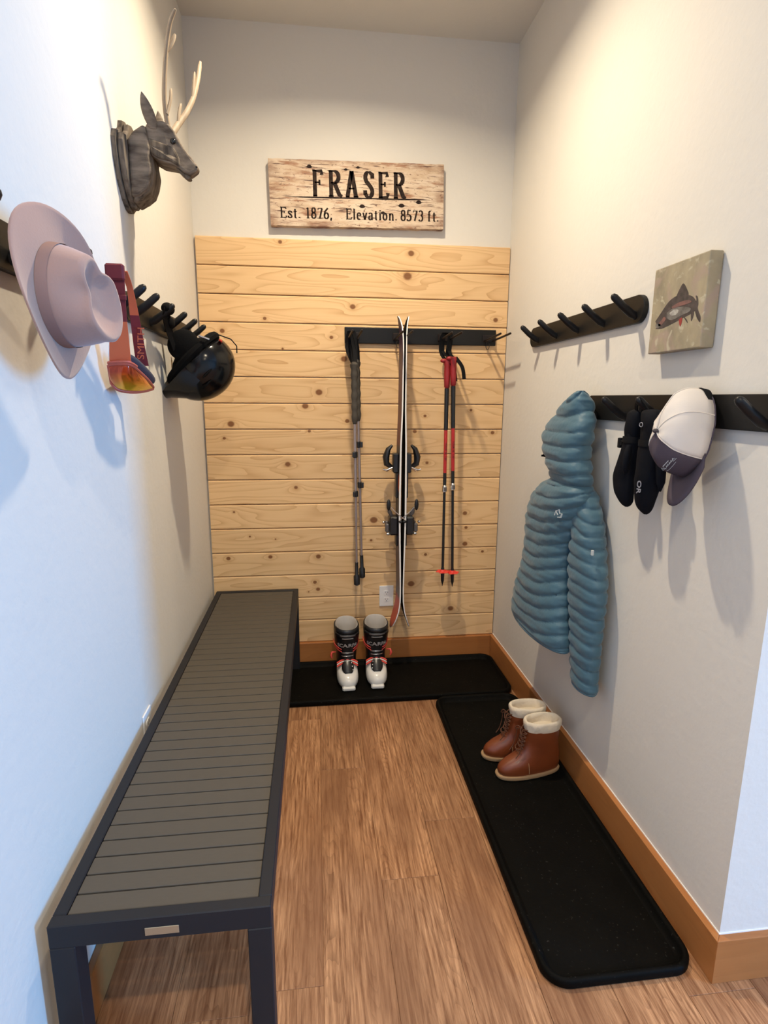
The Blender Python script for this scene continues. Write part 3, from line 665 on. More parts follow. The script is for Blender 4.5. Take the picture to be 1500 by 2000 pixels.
def strip(Lp, Rp, th, nseg=14, cols=None):
    """ribbon between two smooth edge paths; returns list of MBs per colour span"""
    A = smooth_path(Lp, nseg); B = smooth_path(Rp, nseg); out = []
    for a0, a1 in (cols or [(0, nseg)]):
        rings = []
        for i in range(a0, a1 + 1):
            a, b = Vector(A[i]), Vector(B[i]); t = Vector(A[min(i + 1, nseg)]) - Vector(A[max(i - 1, 0)]); n = (b - a).cross(t).normalized() * th
            rings.append([a - n, b - n, b + n, a + n])
        out.append(MB().loft(rings))
    return out
# front band (nearest the camera) and back band, both looped over the peg
f1, f2 = strip([(.062, -1.415, 1.765), (.070, -1.44, 1.735), (.066, -1.452, 1.66), (.058, -1.452, 1.59), (.054, -1.45, 1.537)],
               [(.090, -1.412, 1.765), (.098, -1.44, 1.738), (.101, -1.450, 1.66), (.103, -1.446, 1.59), (.105, -1.446, 1.537)], .0012, 16, [(0, 9), (9, 16)])
part('strap', f1, M_mar, gog, label='maroon upper part of the elastic strap'); part('strap', f2, M_or, gog, label='orange lower part of the elastic strap')
b1, b2 = strip([(.072, -1.395, 1.766), (.080, -1.37, 1.735), (.080, -1.355, 1.67), (.082, -1.345, 1.60), (.084, -1.335, 1.542)],
               [(.092, -1.395, 1.766), (.094, -1.368, 1.735), (.101, -1.350, 1.67), (.108, -1.338, 1.60), (.114, -1.325, 1.542)], .0012, 16, [(0, 8), (8, 16)])
part('strap', b1, M_or, gog, label='orange upper part of the elastic strap'); bst = part('strap', b2, M_mar, gog, label='maroon lower part of the elastic strap')
A = Vector((.0835, -1.3475, 1.545)); B = Vector((.0905, -1.355, 1.647)); ux = (B - A).normalized(); vx = Vector((.030, .010, 0)).normalized()
tn = Vector((.35, -1.0, 0)).normalized()
part('strap_lettering', text_mb('SMITH', .030, lambda u, v, d: A + ux * .055 + Vector((.0155, .004, 0)) + ux * u - vx * (v * .8) + tn * (.0022 + d), .0004), M_or, bst, smooth=False)
part('strap_buckle', MB().box((.060, -1.4575, 1.690), (.104, -1.4505, 1.702), .002), M_mar, gog, smooth=False)
part('strap_buckle', MB().box((.058, -1.452, 1.735), (.100, -1.436, 1.772), .004), M_mar, gog, smooth=False)
# frame, lens and foam
top = [(.052, -1.452, 1.536), (.080, -1.456, 1.539), (.104, -1.448, 1.537), (.113, -1.40, 1.520), (.1175, -1.345, 1.500), (.1155, -1.295, 1.484)]
bot = [(.052, -1.440, 1.490), (.064, -1.435, 1.474), (.082, -1.415, 1.468), (.098, -1.375, 1.468), (.108, -1.335, 1.472), (.1145, -1.297, 1.478)]
Tp = smooth_path(top, 20); Bp = smooth_path(bot, 20); rings = []
for i in range(21):
    a, b = Vector(Tp[i]), Vector(Bp[i]); m_ = (a + b) / 2; outw = (m_ - Vector((.045, -1.34, 1.52))).normalized(); w = (a - b).length
    rings.append([a.lerp(b, t) + outw * (0.22 * w * math.sin(PI * t)) for t in [j / 10 for j in range(11)]])
lens = part('lens', MB().loft(rings, closed=False), M_lens, gog); so = lens.modifiers.new('s', 'SOLIDIFY'); so.thickness = .0015
loop = Tp + list(reversed(Bp)) + [Tp[0]]
part('frame', MB().tube(loop, .0042, 8), M_rust, gog)
part('frame', MB().tube([Vector(p) + Vector((0, .0, .005)) for p in Tp[:11]], .005, 8, 1.2), M_rust, gog)
fo = [Vector(p) * .0 + Vector(p) + Vector((-.012, .022, .006)) for p in Tp[6:]]
part('face_foam', MB().tube([p + Vector((.004, .006, .010)) for p in fo], [.006] + [.0125] * (len(fo) - 2) + [.006], 10, .7), M_foam, gog)
part('face_foam', MB().tube([Vector((.050, -1.42, 1.50)), Vector((.046, -1.36, 1.50)), Vector((.062, -1.31, 1.49)), Vector((.10, -1.285, 1.485))], [.008, .010, .010, .007], 10), M_foam, gog)

for ch in gog.children_recursive:       # the strap hangs over the peg tip, the goggles swing in towards the wall
    for v in ch.data.vertices:
        z = v.co.z + 1.62; t_ = min(max((1.75 - z) / .25, 0), 1.2); v.co.x = v.co.x * 1.04 - .036 * t_; v.co.y = v.co.y * 1.05 + .098 * t_; v.co.z += .003 * t_
# ================================================================== SKI HELMET
M_sh = mat('gloss_black_shell', (0.004, 0.004, 0.0045), 0.16, spec=0.35); M_lin = mat('black_liner', (0.005, 0.005, 0.0055), 0.9, spec=0.1, bump=(90, 0.4, 0.002)); M_red = mat('red_sticker', (0.5, 0.03, 0.02), 0.4)
M_sil = mat('silver_metal', (0.75, 0.74, 0.72), 0.25, metal=1.0); M_strap = mat('black_webbing', (0.006, 0.006, 0.007), 0.8, spec=0.15)
hcen = Vector((.126, -.66, 1.572)); Fd = Vector((-.70, -.08, -.71)).normalized(); Ud = Vector((.60, .02, -.72)); Ud = (Ud - Fd * Ud.dot(Fd)).normalized(); Sd = Ud.cross(Fd)
HM = Matrix((Fd, Sd, Ud)).transposed()
hel = thing('ski_helmet', 'glossy black visored ski helmet hanging from the left wall rack', 'helmet', hcen)
def hp(f, s, u): return hcen + HM @ Vector((f, s, u))
rings = []; nv = 16; nu = 40
for i in range(nv + 1):
    ring = []
    for j in range(nu):
        a = 2 * PI * j / nu; drop = 0.60 + 0.035 * math.cos(a); t = (1e-3 + drop * PI * i / nv)
        f, s, u = .136 * math.sin(t) * math.cos(a), .106 * math.sin(t) * math.sin(a), .118 * math.cos(t)
        if math.cos(a) < 0: f *= .93
        rid = 1 + .018 * math.cos(3 * math.asin(max(-1, min(1, math.sin(a)))) * 2) * math.sin(t) ** 2
        ring.append(hp(f * rid, s * rid, u))
    rings.append(ring)
o = part('shell', MB().loft(rings, cap0=True, cap1=False), M_sh, hel, angle=80); so = o.modifiers.new('s', 'SOLIDIFY'); so.thickness = .006
part('liner', MB().sphere(hcen, (.122, .094, .10), HM, 28, 16), M_lin, hel)
# visor
rings = []
for i in range(19):
    a = -1.25 + 2.5 * i / 18; c_, s_ = math.cos(a), math.sin(a); ext = .074 * max(0, math.cos(a * 1.2)) ** .8
    base_ = (.134 * c_, .106 * s_, -.012); tip_ = ((.134 + ext) * c_, (.106 + ext * .35) * s_, -.026 - ext * .10)
    rings.append([hp(base_[0] * .965, base_[1] * .965, base_[2] + .052), hp((.134 + ext * .45) * c_, (.106 + ext * .16) * s_, .004 - ext * .1), hp(tip_[0], tip_[1], tip_[2] + .003), hp(tip_[0], tip_[1], tip_[2]), hp(base_[0] * .97, base_[1] * .97, base_[2] - .016)])
part('visor', MB().loft(rings), M_sh, hel)
for s in (-1, 1):
    Me = HM.to_4x4()
    part('ear_pad', MB().sphere(hp(-.012, s * .082, -.088), (.058, .020, .055), HM, 18, 12), M_lin, hel)
part('liner_band', MB().tube([hp(.118 * math.cos(a), .094 * math.sin(a), -.045) for a in [2 * PI * k / 28 for k in range(29)]], .017, 8), M_lin, hel)
for s in (-1, 1):       # raised side vents
    for k in range(2):
        m_ = MB().tube([hp((-.02 + .012 * j) + .03 * k, s * (.102 - .012 * k + .0015 * j), .042 + .024 * k) for j in range(5)], [.001, .0035, .004, .0035, .001], 6); part('vent', m_, M_lin, hel)
part('goggle_clip', MB().tube([hp(-.118, -.022, -.055), hp(-.134, -.020, -.030), hp(-.152, -.016, .006), hp(-.149, -.014, .038), hp(-.130, -.014, .056)], .0022, 6), M_strap, hel)
part('sticker', MB().sphere(hp(-.119, -.045, -.012), (.005, .013, .008), HM, 10, 6), M_red, hel, label='small red sticker on the back of the shell')
part('buckle', MB().tube([hp(-.075, -.098, -.070), hp(-.085, -.099, -.050), hp(-.092, -.099, -.035)], .0035, 6), M_sil, hel, label='small silver strap buckle')
def ribbon(pts, w, th, wd):
    P = [Vector(p) for p in smooth_path(pts, 14)]; rings = []; wd = Vector(wd).normalized()
    for i, p in enumerate(P):
        t = (P[min(i + 1, 14)] - P[max(i - 1, 0)]).normalized(); a = (wd - t * wd.dot(t)).normalized() * w / 2; n = t.cross(a).normalized() * th
        rings.append([p - a - n, p + a - n, p + a + n, p - a + n])
    return MB().loft(rings)
part('chin_strap', ribbon([(.060, -.716, 1.60), (.040, -.745, 1.66), (.046, -.80, 1.715), (.060, -.885, 1.752), (.066, -.905, 1.752), (.058, -.90, 1.735), (.046, -.84, 1.70), (.05, -.76, 1.63)], .022, .0015, (.3, 1, .2)), M_strap, hel)
part('chin_strap', ribbon([(.050, -.66, 1.60), (.034, -.70, 1.655), (.038, -.77, 1.70), (.056, -.87, 1.748)], .020, .0015, (1, .4, .2)), M_strap, hel)
part('chin_pad', MB().sphere((.062, -.872, 1.752), (.020, .045, .020), nu=14, nv=10).sphere((.050, -.80, 1.716), (.014, .040, .020), nu=14, nv=10), M_lin, hel)

# ================================================================== FISH PAINTING
pic = thing('fish_painting', 'small unframed canvas painting of a trout on the right wall', 'painting', (XW, -1.484, 1.70))
M_canvas = mat('painted_canvas', (0.37, 0.31, 0.20), 0.7, bump=(90, 0.4, 0.0012), var=(13, 0.9, (0.22, 0.19, 0.13), (1, 1.6, 1)))
nt = M_canvas.node_tree
def paint_extra(m, c3, scale, lo, hi):
    nt = m.node_tree; N = nt.nodes.new; L = nt.links.new; b = nt.nodes['Principled BSDF']; src = b.inputs['Base Color'].links[0].from_socket
    tc = N('ShaderNodeTexCoord'); n = N('ShaderNodeTexNoise'); n.inputs['Scale'].default_value = scale; n.inputs['Detail'].default_value = 3; n.inputs['Distortion'].default_value = 1.5
    L(tc.outputs['Object'], n.inputs['Vector']); r = N('ShaderNodeMapRange'); L(n.outputs[0], r.inputs[0]); r.inputs[1].default_value = lo; r.inputs[2].default_value = hi; r.inputs[4].default_value = .8
    x = N('ShaderNodeMix'); x.data_type = 'RGBA'; L(src, x.inputs[6]); x.inputs[7].default_value = (*c3, 1); L(r.outputs[0], x.inputs[0]); L(x.outputs[2], b.inputs['Base Color'])
paint_extra(M_canvas, (0.36, 0.27, 0.21), 9, .5, .62); paint_extra(M_canvas, (0.48, 0.43, 0.31), 24, .58, .68)
pcx = XW - 0.038; TL_ = math.radians(0.5)
o = part('canvas', MB().box((pcx, -1.600, 1.589), (XW - .002, -1.371, 1.818)), M_canvas, pic, smooth=False); bevel_mod(o, .003, 2)
# px in painting zoom -> fractions (u from far/left edge, v from top) on the canvas face
def pf(u, v, d): return (pcx - d, -1.371 - u * .229, 1.818 - v * .229)
M_f1 = mat('fish_dark', (0.035, 0.028, 0.026), 0.6, var=(60, 0.8, (0.10, 0.075, 0.07))); M_f2 = mat('fish_belly', (0.20, 0.185, 0.165), 0.6, var=(70, 0.9, (0.085, 0.075, 0.065)))
M_f3 = mat('fish_pink', (0.22, 0.10, 0.085), 0.6, var=(90, 0.7, (0.10, 0.065, 0.06))); M_f4 = mat('fish_red', (0.30, 0.035, 0.03), 0.6)
def blob(poly, m, d, name='paint_stroke', par=None):
    P = [(p[0], p[1]) for p in smooth_path(list(poly) + [poly[0]], len(poly) * 4)][:-1]
    mbx = MB(); n = len(P); mbx.add([pf(u, v, d) for u, v in P] + [pf(u, v, 0) for u, v in P], [tuple(range(n))] + [(i, (i + 1) % n, n + (i + 1) % n, n + i) for i in range(n)])
    return part(name, mbx, m, par or pic, smooth=False)
body = [(0.105, 0.616), (0.214, 0.524), (0.341, 0.424), (0.485, 0.38), (0.629, 0.389), (0.764, 0.428), (0.838, 0.485), (0.869, 0.541), (0.852, 0.594), (0.769, 0.62), (0.664, 0.642), (0.533, 0.668), (0.367, 0.699), (0.245, 0.716), (0.127, 0.703), (0.153, 0.677)]
blob(body, M_f1, .0006, 'fish_body')
blob([(0.48, 0.384), (0.524, 0.319), (0.585, 0.262), (0.659, 0.332), (0.694, 0.41)], M_f1, .0005, 'fish_fin')
blob([(0.834, 0.55), (0.852, 0.48), (0.83, 0.437), (0.865, 0.45), (0.891, 0.524), (0.891, 0.581), (0.952, 0.672), (0.952, 0.729), (0.904, 0.69), (0.856, 0.62)], M_f1, .0005, 'fish_tail')
blob([(0.777, 0.603), (0.83, 0.607), (0.825, 0.664), (0.799, 0.699)], M_f1, .0005, 'fish_fin'); blob([(0.659, 0.633), (0.716, 0.672), (0.738, 0.712), (0.677, 0.659)], M_f1, .0005, 'fish_fin')
blob([(0.572, 0.655), (0.629, 0.638), (0.633, 0.686), (0.611, 0.734), (0.585, 0.69)], M_f4, .0007, 'fish_fin')
blob([(0.328, 0.546), (0.441, 0.511), (0.59, 0.515), (0.755, 0.55), (0.751, 0.59), (0.607, 0.616), (0.445, 0.642), (0.349, 0.611)], M_f2, .0009, 'fish_belly')
blob([(0.415, 0.489), (0.537, 0.463), (0.699, 0.459), (0.773, 0.489), (0.69, 0.502), (0.546, 0.507), (0.441, 0.515)], M_f3, .0011, 'fish_stripe')
blob([(0.24, 0.616), (0.279, 0.585), (0.319, 0.616), (0.279, 0.655), (0.205, 0.686), (0.175, 0.659)], M_f3, .0011, 'fish_gill')
blob([(0.118, 0.655), (0.175, 0.651), (0.227, 0.668), (0.21, 0.699), (0.135, 0.694)], M_f2, .0011, 'fish_jaw')
blob([(0.384, 0.555), (0.476, 0.528), (0.555, 0.55), (0.52, 0.59), (0.424, 0.59)], mat('fish_highlight', (0.50, 0.48, 0.43), .6, var=(60, .9, (.22, .20, .18))), .0012, 'fish_highlight')

# ================================================================== PUFFER JACKET
M_jk = mat('teal_down_nylon', (0.052, 0.122, 0.168), 0.5, bump=(55, 0.6, 0.0025), spec=.35, sheen=0.2, var=(6, 0.4, (0.044, 0.104, 0.144)))
JH = [(1.462, -1.072, 1.489, .010, .010), (1.468, -1.052, 1.468, .036, .032), (1.475, -1.026, 1.436, .074, .046), (1.477, -1.004, 1.398, .112, .050), (1.467, -.985, 1.346, .146, .060),
      (1.462, -.988, 1.294, .137, .063), (1.462, -1.006, 1.250, .122, .062), (1.463, -1.022, 1.212, .116, .058), (1.470, -1.024, 1.180, .118, .052), (1.478, -1.02, 1.155, .10, .04)]
JT = [(1.478, -1.012, 1.172, .10, .045), (1.470, -1.004, 1.150, .142, .058), (1.465, -.976, 1.112, .176, .066), (1.463, -.945, 1.061, .186, .070), (1.460, -.922, .993, .180, .070), (1.457, -.912, .927, .168, .070),
      (1.452, -.912, .864, .163, .070), (1.448, -.913, .801, .170, .070), (1.443, -.911, .735, .190, .070), (1.440, -.904, .664, .214, .070), (1.437, -.905, .599, .232, .070), (1.437, -.907, .560, .238, .068)]
JS = [(1.498, -1.070, 1.158, .040, .022), (1.494, -1.084, 1.142, .060, .034), (1.491, -1.098, 1.112, .066, .042), (1.490, -1.118, 1.075, .066, .046), (1.490, -1.140, 1.03, .064, .048), (1.490, -1.150, .988, .066, .049), (1.490, -1.156, .932, .078, .050), (1.490, -1.166, .877, .092, .048),
      (1.490, -1.175, .822, .095, .047), (1.490, -1.180, .765, .093, .045), (1.490, -1.186, .709, .086, .043), (1.490, -1.190, .652, .080, .040), (1.490, -1.189, .590, .078, .038), (1.491, -1.192, .531, .073, .036), (1.491, -1.199, .485, .070, .034), (1.492, -1.203, .452, .066, .033)]
def puffer(tab, pitch, amp, chev, seed, nz, nt_=56, ph=0.0, topcap=True, xmax=XW - .002):
    rings = []; z_top = tab[0][2]; z_bot = tab[-1][2]
    for i in range(nz + 1):
        t = i / nz; xc, yc, z, a, b = cat_interp(tab, t); ring = []
        for j in range(nt_):
            th = 2 * PI * j / nt_; c, s = math.cos(th), math.sin(th)
            e = 0.85; x = b * math.copysign(abs(c) ** e, c); y = a * math.copysign(abs(s) ** e, s)
            sv = (z - z_bot + chev(th, z) + .004 * noise.noise((y * 12, z * 5, seed))) / pitch + ph
            puff = abs(math.sin(PI * sv)) ** 0.42
            wr = noise.noise((y * 22 + seed, z * 60, x * 22)) * .35 * puff + noise.noise((y * 6, z * 6 + seed, x * 6)) * .5
            n = Vector((c / max(b, .02), s / max(a, .02), 0)).normalized()
            edge = min(1, (1 - t) * 30, t * 12 + .25)
            k = amp * (puff - .55 + wr) * edge
            p = Vector((xc + x, yc + y, z)) + n * k; p.x = min(p.x, xmax); ring.append(p)
        rings.append(ring)
    return MB().loft(rings, cap0=topcap)
jk = thing('puffer_jacket', 'teal blue quilted down jacket hanging by its hood on the right wall', 'jacket', (1.47, -1.0, 1.0))
part('torso', puffer(JT, .0475, .0125, lambda th, z: .030 * max(0, -math.cos(th)) ** 1.5 + .012 * math.sin(th), 1.3, 150, 64), M_jk, jk, angle=75)
part('hood', puffer(JH, .0500, .0115, lambda th, z: .010 * max(0, -math.cos(th)) - .25 * abs(math.sin(th) - .1) * max(0, z - 1.36), 4.1, 90, 48), M_jk, jk, angle=75)
part('sleeve', puffer(JS, .0475, .0110, lambda th, z: -.018 * math.sin(th) * (1 if z > 1.0 else .3) + .008 * abs(math.sin(th)), 7.7, 150, 40), M_jk, jk, angle=75)
JS2 = [(x + .022, -1.86 - y + .06 if False else -0.80 + (y + 1.158) * -.35, z, a * .8, .018) for x, y, z, a, b in JS]
part('sleeve', puffer(JS2, .0475, .005, lambda th, z: 0, 9.1, 110, 28), M_jk, jk, angle=75)
part('hem', MB().tube([(1.437 + .066 * math.cos(a), -.907 + .236 * math.sin(a), .556) for a in [2 * PI * k / 40 for k in range(41)]], .006, 8), M_jk, jk)
part('cuff', MB().tube([(1.492 + .031 * math.cos(a), -1.203 + .064 * math.sin(a), .451) for a in [2 * PI * k / 24 for k in range(25)]], .005, 8), M_jk, jk)
part('cord_lock', MB().box((1.418, -.905, 1.243), (1.440, -.880, 1.254), .002).box((1.408, -.90, 1.245), (1.419, -.892, 1.252)), M_strap, jk, smooth=False, label='small black cord lock on the hood')
M_logo = mat('pale_print', (0.5, 0.55, 0.56), .5)
lx, ly, lz = 1.3795, -1.012, 1.062
mb = MB()
lgf = lambda u, v, d: (1.4035 - d + 0.30 * u, -1.083 - u * .95, 1.060 + v)
for st in ([(-.016, -.008), (-.010, .010), (.000, -.004)], [(-.004, .010), (.004, .016), (.012, .002)], [(.000, -.012), (.016, -.010), (.020, .004)]):
    pen(mb, st, .0025, .0025, lgf, -.006, .001)
part('logo', mb, M_logo, jk, smooth=False, label='small pale logo below the shoulder')
part('sleeve_tag', MB().box((1.458, -1.246, .950), (1.466, -1.238, .968), .001), M_logo, jk, smooth=False)

# ================================================================== MITTENS
M_gl = mat('black_glove', (0.0035, 0.004, 0.0065), 0.8, spec=0.12, bump=(90, 0.5, 0.0018), var=(10, .5, (0.007, 0.008, 0.012)))
M_grey = mat('grey_print', (0.30, 0.30, 0.33), .6)
def lump(tab, nz, seed, amp=.002, nt_=28):
    rings = []
    for i in range(nz + 1):
        xc, yc, z, a, b = cat_interp(tab, i / nz)
        rings.append([Vector((min(XW - .001, xc + b * math.cos(t)), yc + a * math.sin(t), z)) + Vector((math.cos(t), math.sin(t), 0)) * amp * noise.noise((z * 28, t * 1.3, seed)) for t in [2 * PI * k / nt_ for k in range(nt_)]])
    return MB().loft(rings)
def mitten(label, tab, thumb, cuff, strap, loop, logo=None):
    z0 = tab[0][2]; g = thing('mitten', label, 'mitten', (tab[0][0], tab[0][1], tab[4][2]))
    part('hand', lump(tab, 40, tab[0][1]), M_gl, g)
    part('thumb', MB().tube(*thumb, 12, .8), M_gl, g)
    part('cuff', lump(cuff, 12, 3.1, .003), M_gl, g)
    part('wrist_strap', lump(strap, 6, 2.2, .0008), M_strap, g)
    part('hang_loop', ribbon(loop, .012, .0015, (0, 1, .3)), M_strap, g)
    return g
gA = [(1.488, -1.381, 1.392, .024, .020), (1.486, -1.380, 1.350, .030, .022), (1.485, -1.373, 1.306, .034, .024), (1.484, -1.362, 1.265, .042, .026), (1.484, -1.356, 1.222, .043, .027), (1.486, -1.359, 1.186, .038, .025), (1.489, -1.368, 1.160, .028, .020), (1.490, -1.372, 1.146, .016, .012), (1.490, -1.373, 1.140, .004, .004)]
cA = [(1.494, -1.386, 1.432, .012, .008), (1.490, -1.384, 1.425, .028, .020), (1.487, -1.383, 1.405, .030, .024), (1.486, -1.382, 1.372, .030, .024), (1.487, -1.380, 1.352, .029, .022)]
mitten('black ski mitten hanging on the right wall, left one of the pair', gA, ([(1.472, -1.392, 1.325), (1.460, -1.402, 1.295), (1.456, -1.406, 1.262), (1.457, -1.405, 1.245)], [.012, .014, .012, .003]), cA,
       [(1.486, -1.380, 1.352, .0345, .0255), (1.486, -1.379, 1.335, .0345, .0255)], [(1.488, -1.384, 1.42), (1.47, -1.41, 1.445), (1.465, -1.434, 1.462), (1.478, -1.425, 1.44), (1.486, -1.395, 1.415)])
part('buckle', MB().box((1.466, -1.345, 1.316), (1.480, -1.330, 1.346), .002).box((1.468, -1.352, 1.324), (1.482, -1.344, 1.340), .001), M_strap, bpy.data.objects['mitten'], smooth=False)
gB = [(1.476, -1.492, 1.392, .026, .024), (1.474, -1.489, 1.348, .034, .025), (1.473, -1.492, 1.302, .038, .028), (1.472, -1.496, 1.255, .041, .030), (1.472, -1.497, 1.223, .039, .030), (1.474, -1.493, 1.190, .033, .027), (1.476, -1.492, 1.163, .026, .021), (1.477, -1.495, 1.149, .015, .012), (1.477, -1.496, 1.142, .004, .004)]
cB = [(1.484, -1.470, 1.434, .014, .010), (1.480, -1.476, 1.427, .032, .024), (1.477, -1.486, 1.405, .036, .028), (1.476, -1.490, 1.372, .033, .026), (1.475, -1.489, 1.350, .033, .025)]
g2 = mitten('black ski mitten with grey letters, hanging against the white cap', gB, ([(1.482, -1.520, 1.320), (1.480, -1.540, 1.285), (1.480, -1.546, 1.240), (1.482, -1.545, 1.215)], [.014, .017, .014, .003]), cB,
       [(1.475, -1.490, 1.350, .0385, .0285), (1.475, -1.490, 1.333, .0385, .0285)], [(1.478, -1.475, 1.42), (1.466, -1.455, 1.448), (1.463, -1.436, 1.463), (1.475, -1.45, 1.44), (1.478, -1.47, 1.415)])
part('lettering', text_mb('OR', .026, lambda u, v, d: (1.4425 - d + .1 * (v), -1.507 - v * .9, 1.222 - u), .0010, bold=.0004), M_grey, g2, smooth=False)
part('cuff_logo', MB().tube([(1.449, -1.478 + .008 * math.cos(a), 1.392 + .006 * math.sin(a)) for a in [2 * PI * k / 14 for k in range(15)]], .0012, 5), M_grey, g2)

# ================================================================== BASEBALL CAP
M_cw = mat('white_twill', (0.66, 0.60, 0.54), .85, bump=(300, .3, .0005)); M_cd = mat('plum_grey_twill', (0.060, 0.045, 0.062), .85, bump=(300, .3, .0005))
M_cd2 = mat('dark_button', (0.045, 0.038, 0.045), .7)
cc = Vector((1.501, -1.638, 1.363)); ca_ax = Vector((-.93, .03, .22)).normalized()      # crown axis, away from the wall
cu = Vector((-0.10, -.10, -.97)); cu = (cu - ca_ax * cu.dot(ca_ax)).normalized()      # towards the visor
cs = ca_ax.cross(cu)
cap = thing('baseball_cap', 'white and dark plum baseball cap hanging visor down on the right wall', 'cap', cc)
def cp(u, s, h): return cc + cu * u + cs * s + ca_ax * h
def crown_surf(az, t):   # az from the visor direction, t 0 at rim, 1 at button
    r = math.cos(t * PI / 2) ** .72 if t < 1 else 0
    ru = (.098 if math.cos(az) > 0 else .122) * r; rs = .062 * r * (1 - .32 * max(0, -math.cos(az)) ** 2)
    sag = 1 + .012 * math.cos(6 * az)
    return cp(ru * math.cos(az) * sag + .004 * t, rs * math.sin(az) * sag, .106 * math.sin(t * PI / 2) ** .68 + .004 * noise.noise((az * 2, t * 4, 1)))
def crown_mb(a0, a1, n=18, off=0.0):
    rings = [[crown_surf(a0 + (a1 - a0) * j / n, t) for j in range(n + 1)] for t in [i / 16 for i in range(17)]]
    return MB().loft(rings, closed=False)
SPL = 1.02
o = part('front_panel', crown_mb(-SPL, SPL), M_cd, cap, angle=80, label='dark plum front panel'); o.modifiers.new('s', 'SOLIDIFY').thickness = .002
o = part('crown', crown_mb(SPL, 2 * PI - SPL, 36), M_cw, cap, angle=80, label='white back panels'); o.modifiers.new('s', 'SOLIDIFY').thickness = .002
for az in (SPL, -SPL, 2.05, -2.05, PI):
    P = [crown_surf(az, i / 12) + ca_ax * .0012 for i in range(13)]
    part('seam', MB().tube(P, .0014, 5), M_cw if abs(az) > .5 else M_cd, cap)
part('button', MB().sphere(cp(.004, 0, .107), (.009, .009, .006), None, 12, 8), M_cd2, cap)
rings = []
for i in range(21):
    a = -1.18 + 2.36 * i / 20; c_, s_ = math.cos(a), math.sin(a)
    r0 = (.098 * c_, .062 * s_); e = .078 * math.cos(a * 1.2) ** .45 if abs(a * 1.2) < PI / 2 else 0
    lift = .012 - .020 * (s_ ** 2)
    ring = []
    for t in [0, .25, .5, .75, 1]:
        ring.append(cp(r0[0] + e * t, r0[1] * (1 + .02 * t), lift * t + .002 + .022 * (1 - s_ * s_) * 0))
    rings.append(ring)
o = part('visor', MB().loft(rings, closed=False), M_cd, cap, angle=80); o.modifiers.new('s', 'SOLIDIFY').thickness = .004
part('sweatband', MB().tube([crown_surf(2 * PI * k / 30, 0) for k in range(31)], .0022, 6), M_cd, cap)
part('closure_strap', ribbon([cp(-.092, -.030, .004), cp(-.118, -.015, .012), cp(-.124, 0, .016), cp(-.118, .015, .012), cp(-.092, .030, .004)], .018, .0015, ca_ax), M_strap, cap)
part('closure_strap', ribbon([cp(-.085, -.035, .008), cp(-.120, -.047, .010), cp(-.132, -.050, .012)], .010, .0012, cs), M_strap, cap)
def front_fn(az0, t0):
    p0 = crown_surf(az0, t0); pa = (crown_surf(az0 + .05, t0) - crown_surf(az0 - .05, t0)).normalized(); pt_ = (crown_surf(az0, t0 + .02) - crown_surf(az0, t0 - .02)).normalized(); nn_ = pa.cross(pt_)
    if nn_.dot(p0 - cc) < 0: nn_ = -nn_
    return lambda u, v, d: crown_surf(az0 + u / .080, t0 + v / .15) + nn_ * (d + .0034)
lf3 = front_fn(.42, .34)
mb = MB()
for st in ([(-.034, -.004), (-.028, .006), (-.024, .001), (-.020, .004), (-.014, -.004)],): pen(mb, st, .0016, .0012, lf3, 0, .0006)
pen(mb, [(-.034, -.0055), (.034, -.0055)], .001, .001, lf3, 0, .0006)
mb2 = text_mb('TRAIL CREW', .0075, lambda u, v, d: lf3(u + .004, v + .009, d), .0006)
for k_ in range(16): pen(mb, [(-.010 + .0027 * k_, -.001), (-.0085 + .0027 * k_, -.001 + .002 * ((k_ * 7) % 3))], .0012, .0016, lf3, 0, .0006)
for k_ in range(12): pen(mb, [(-.022 + .004 * k_, -.010), (-.0195 + .004 * k_, -.010)], .0008, .0009, lf3, 0, .0006)
pen(mb, [(-.016, .0075), (.016, .0075)], .0022, .0022, lf3, 0, .0006)
part('embroidery', mb, M_logo, cap, smooth=False, label='small pale embroidered mountain mark and lettering')

# ================================================================== SKIS
def ramp_mat(name, stops, rough=.5, axis=2, coat=0, interp='LINEAR'):
    m = mat(name, stops[0][1], rough, coat=coat); nt = m.node_tree; N = nt.nodes.new; L = nt.links.new
    tc = N('ShaderNodeTexCoord'); sp = N('ShaderNodeSeparateXYZ'); L(tc.outputs['Object'], sp.inputs[0])
    c = N('ShaderNodeValToRGB'); c.color_ramp.interpolation = interp; e = c.color_ramp.elements
    e[0].position = stops[0][0]; e[0].color = (*stops[0][1], 1); e[1].position = stops[1][0]; e[1].color = (*stops[1][1], 1)
    for p, col in stops[2:]: q = e.new(p); q.color = (*col, 1)
    r = N('ShaderNodeMapRange'); L(sp.outputs[axis], r.inputs[0]); r.inputs[1].default_value = 0; r.inputs[2].default_value = 1.62
    L(r.outputs[0], c.inputs[0]); L(c.outputs[0], nt.nodes['Principled BSDF'].inputs['Base Color']); return m
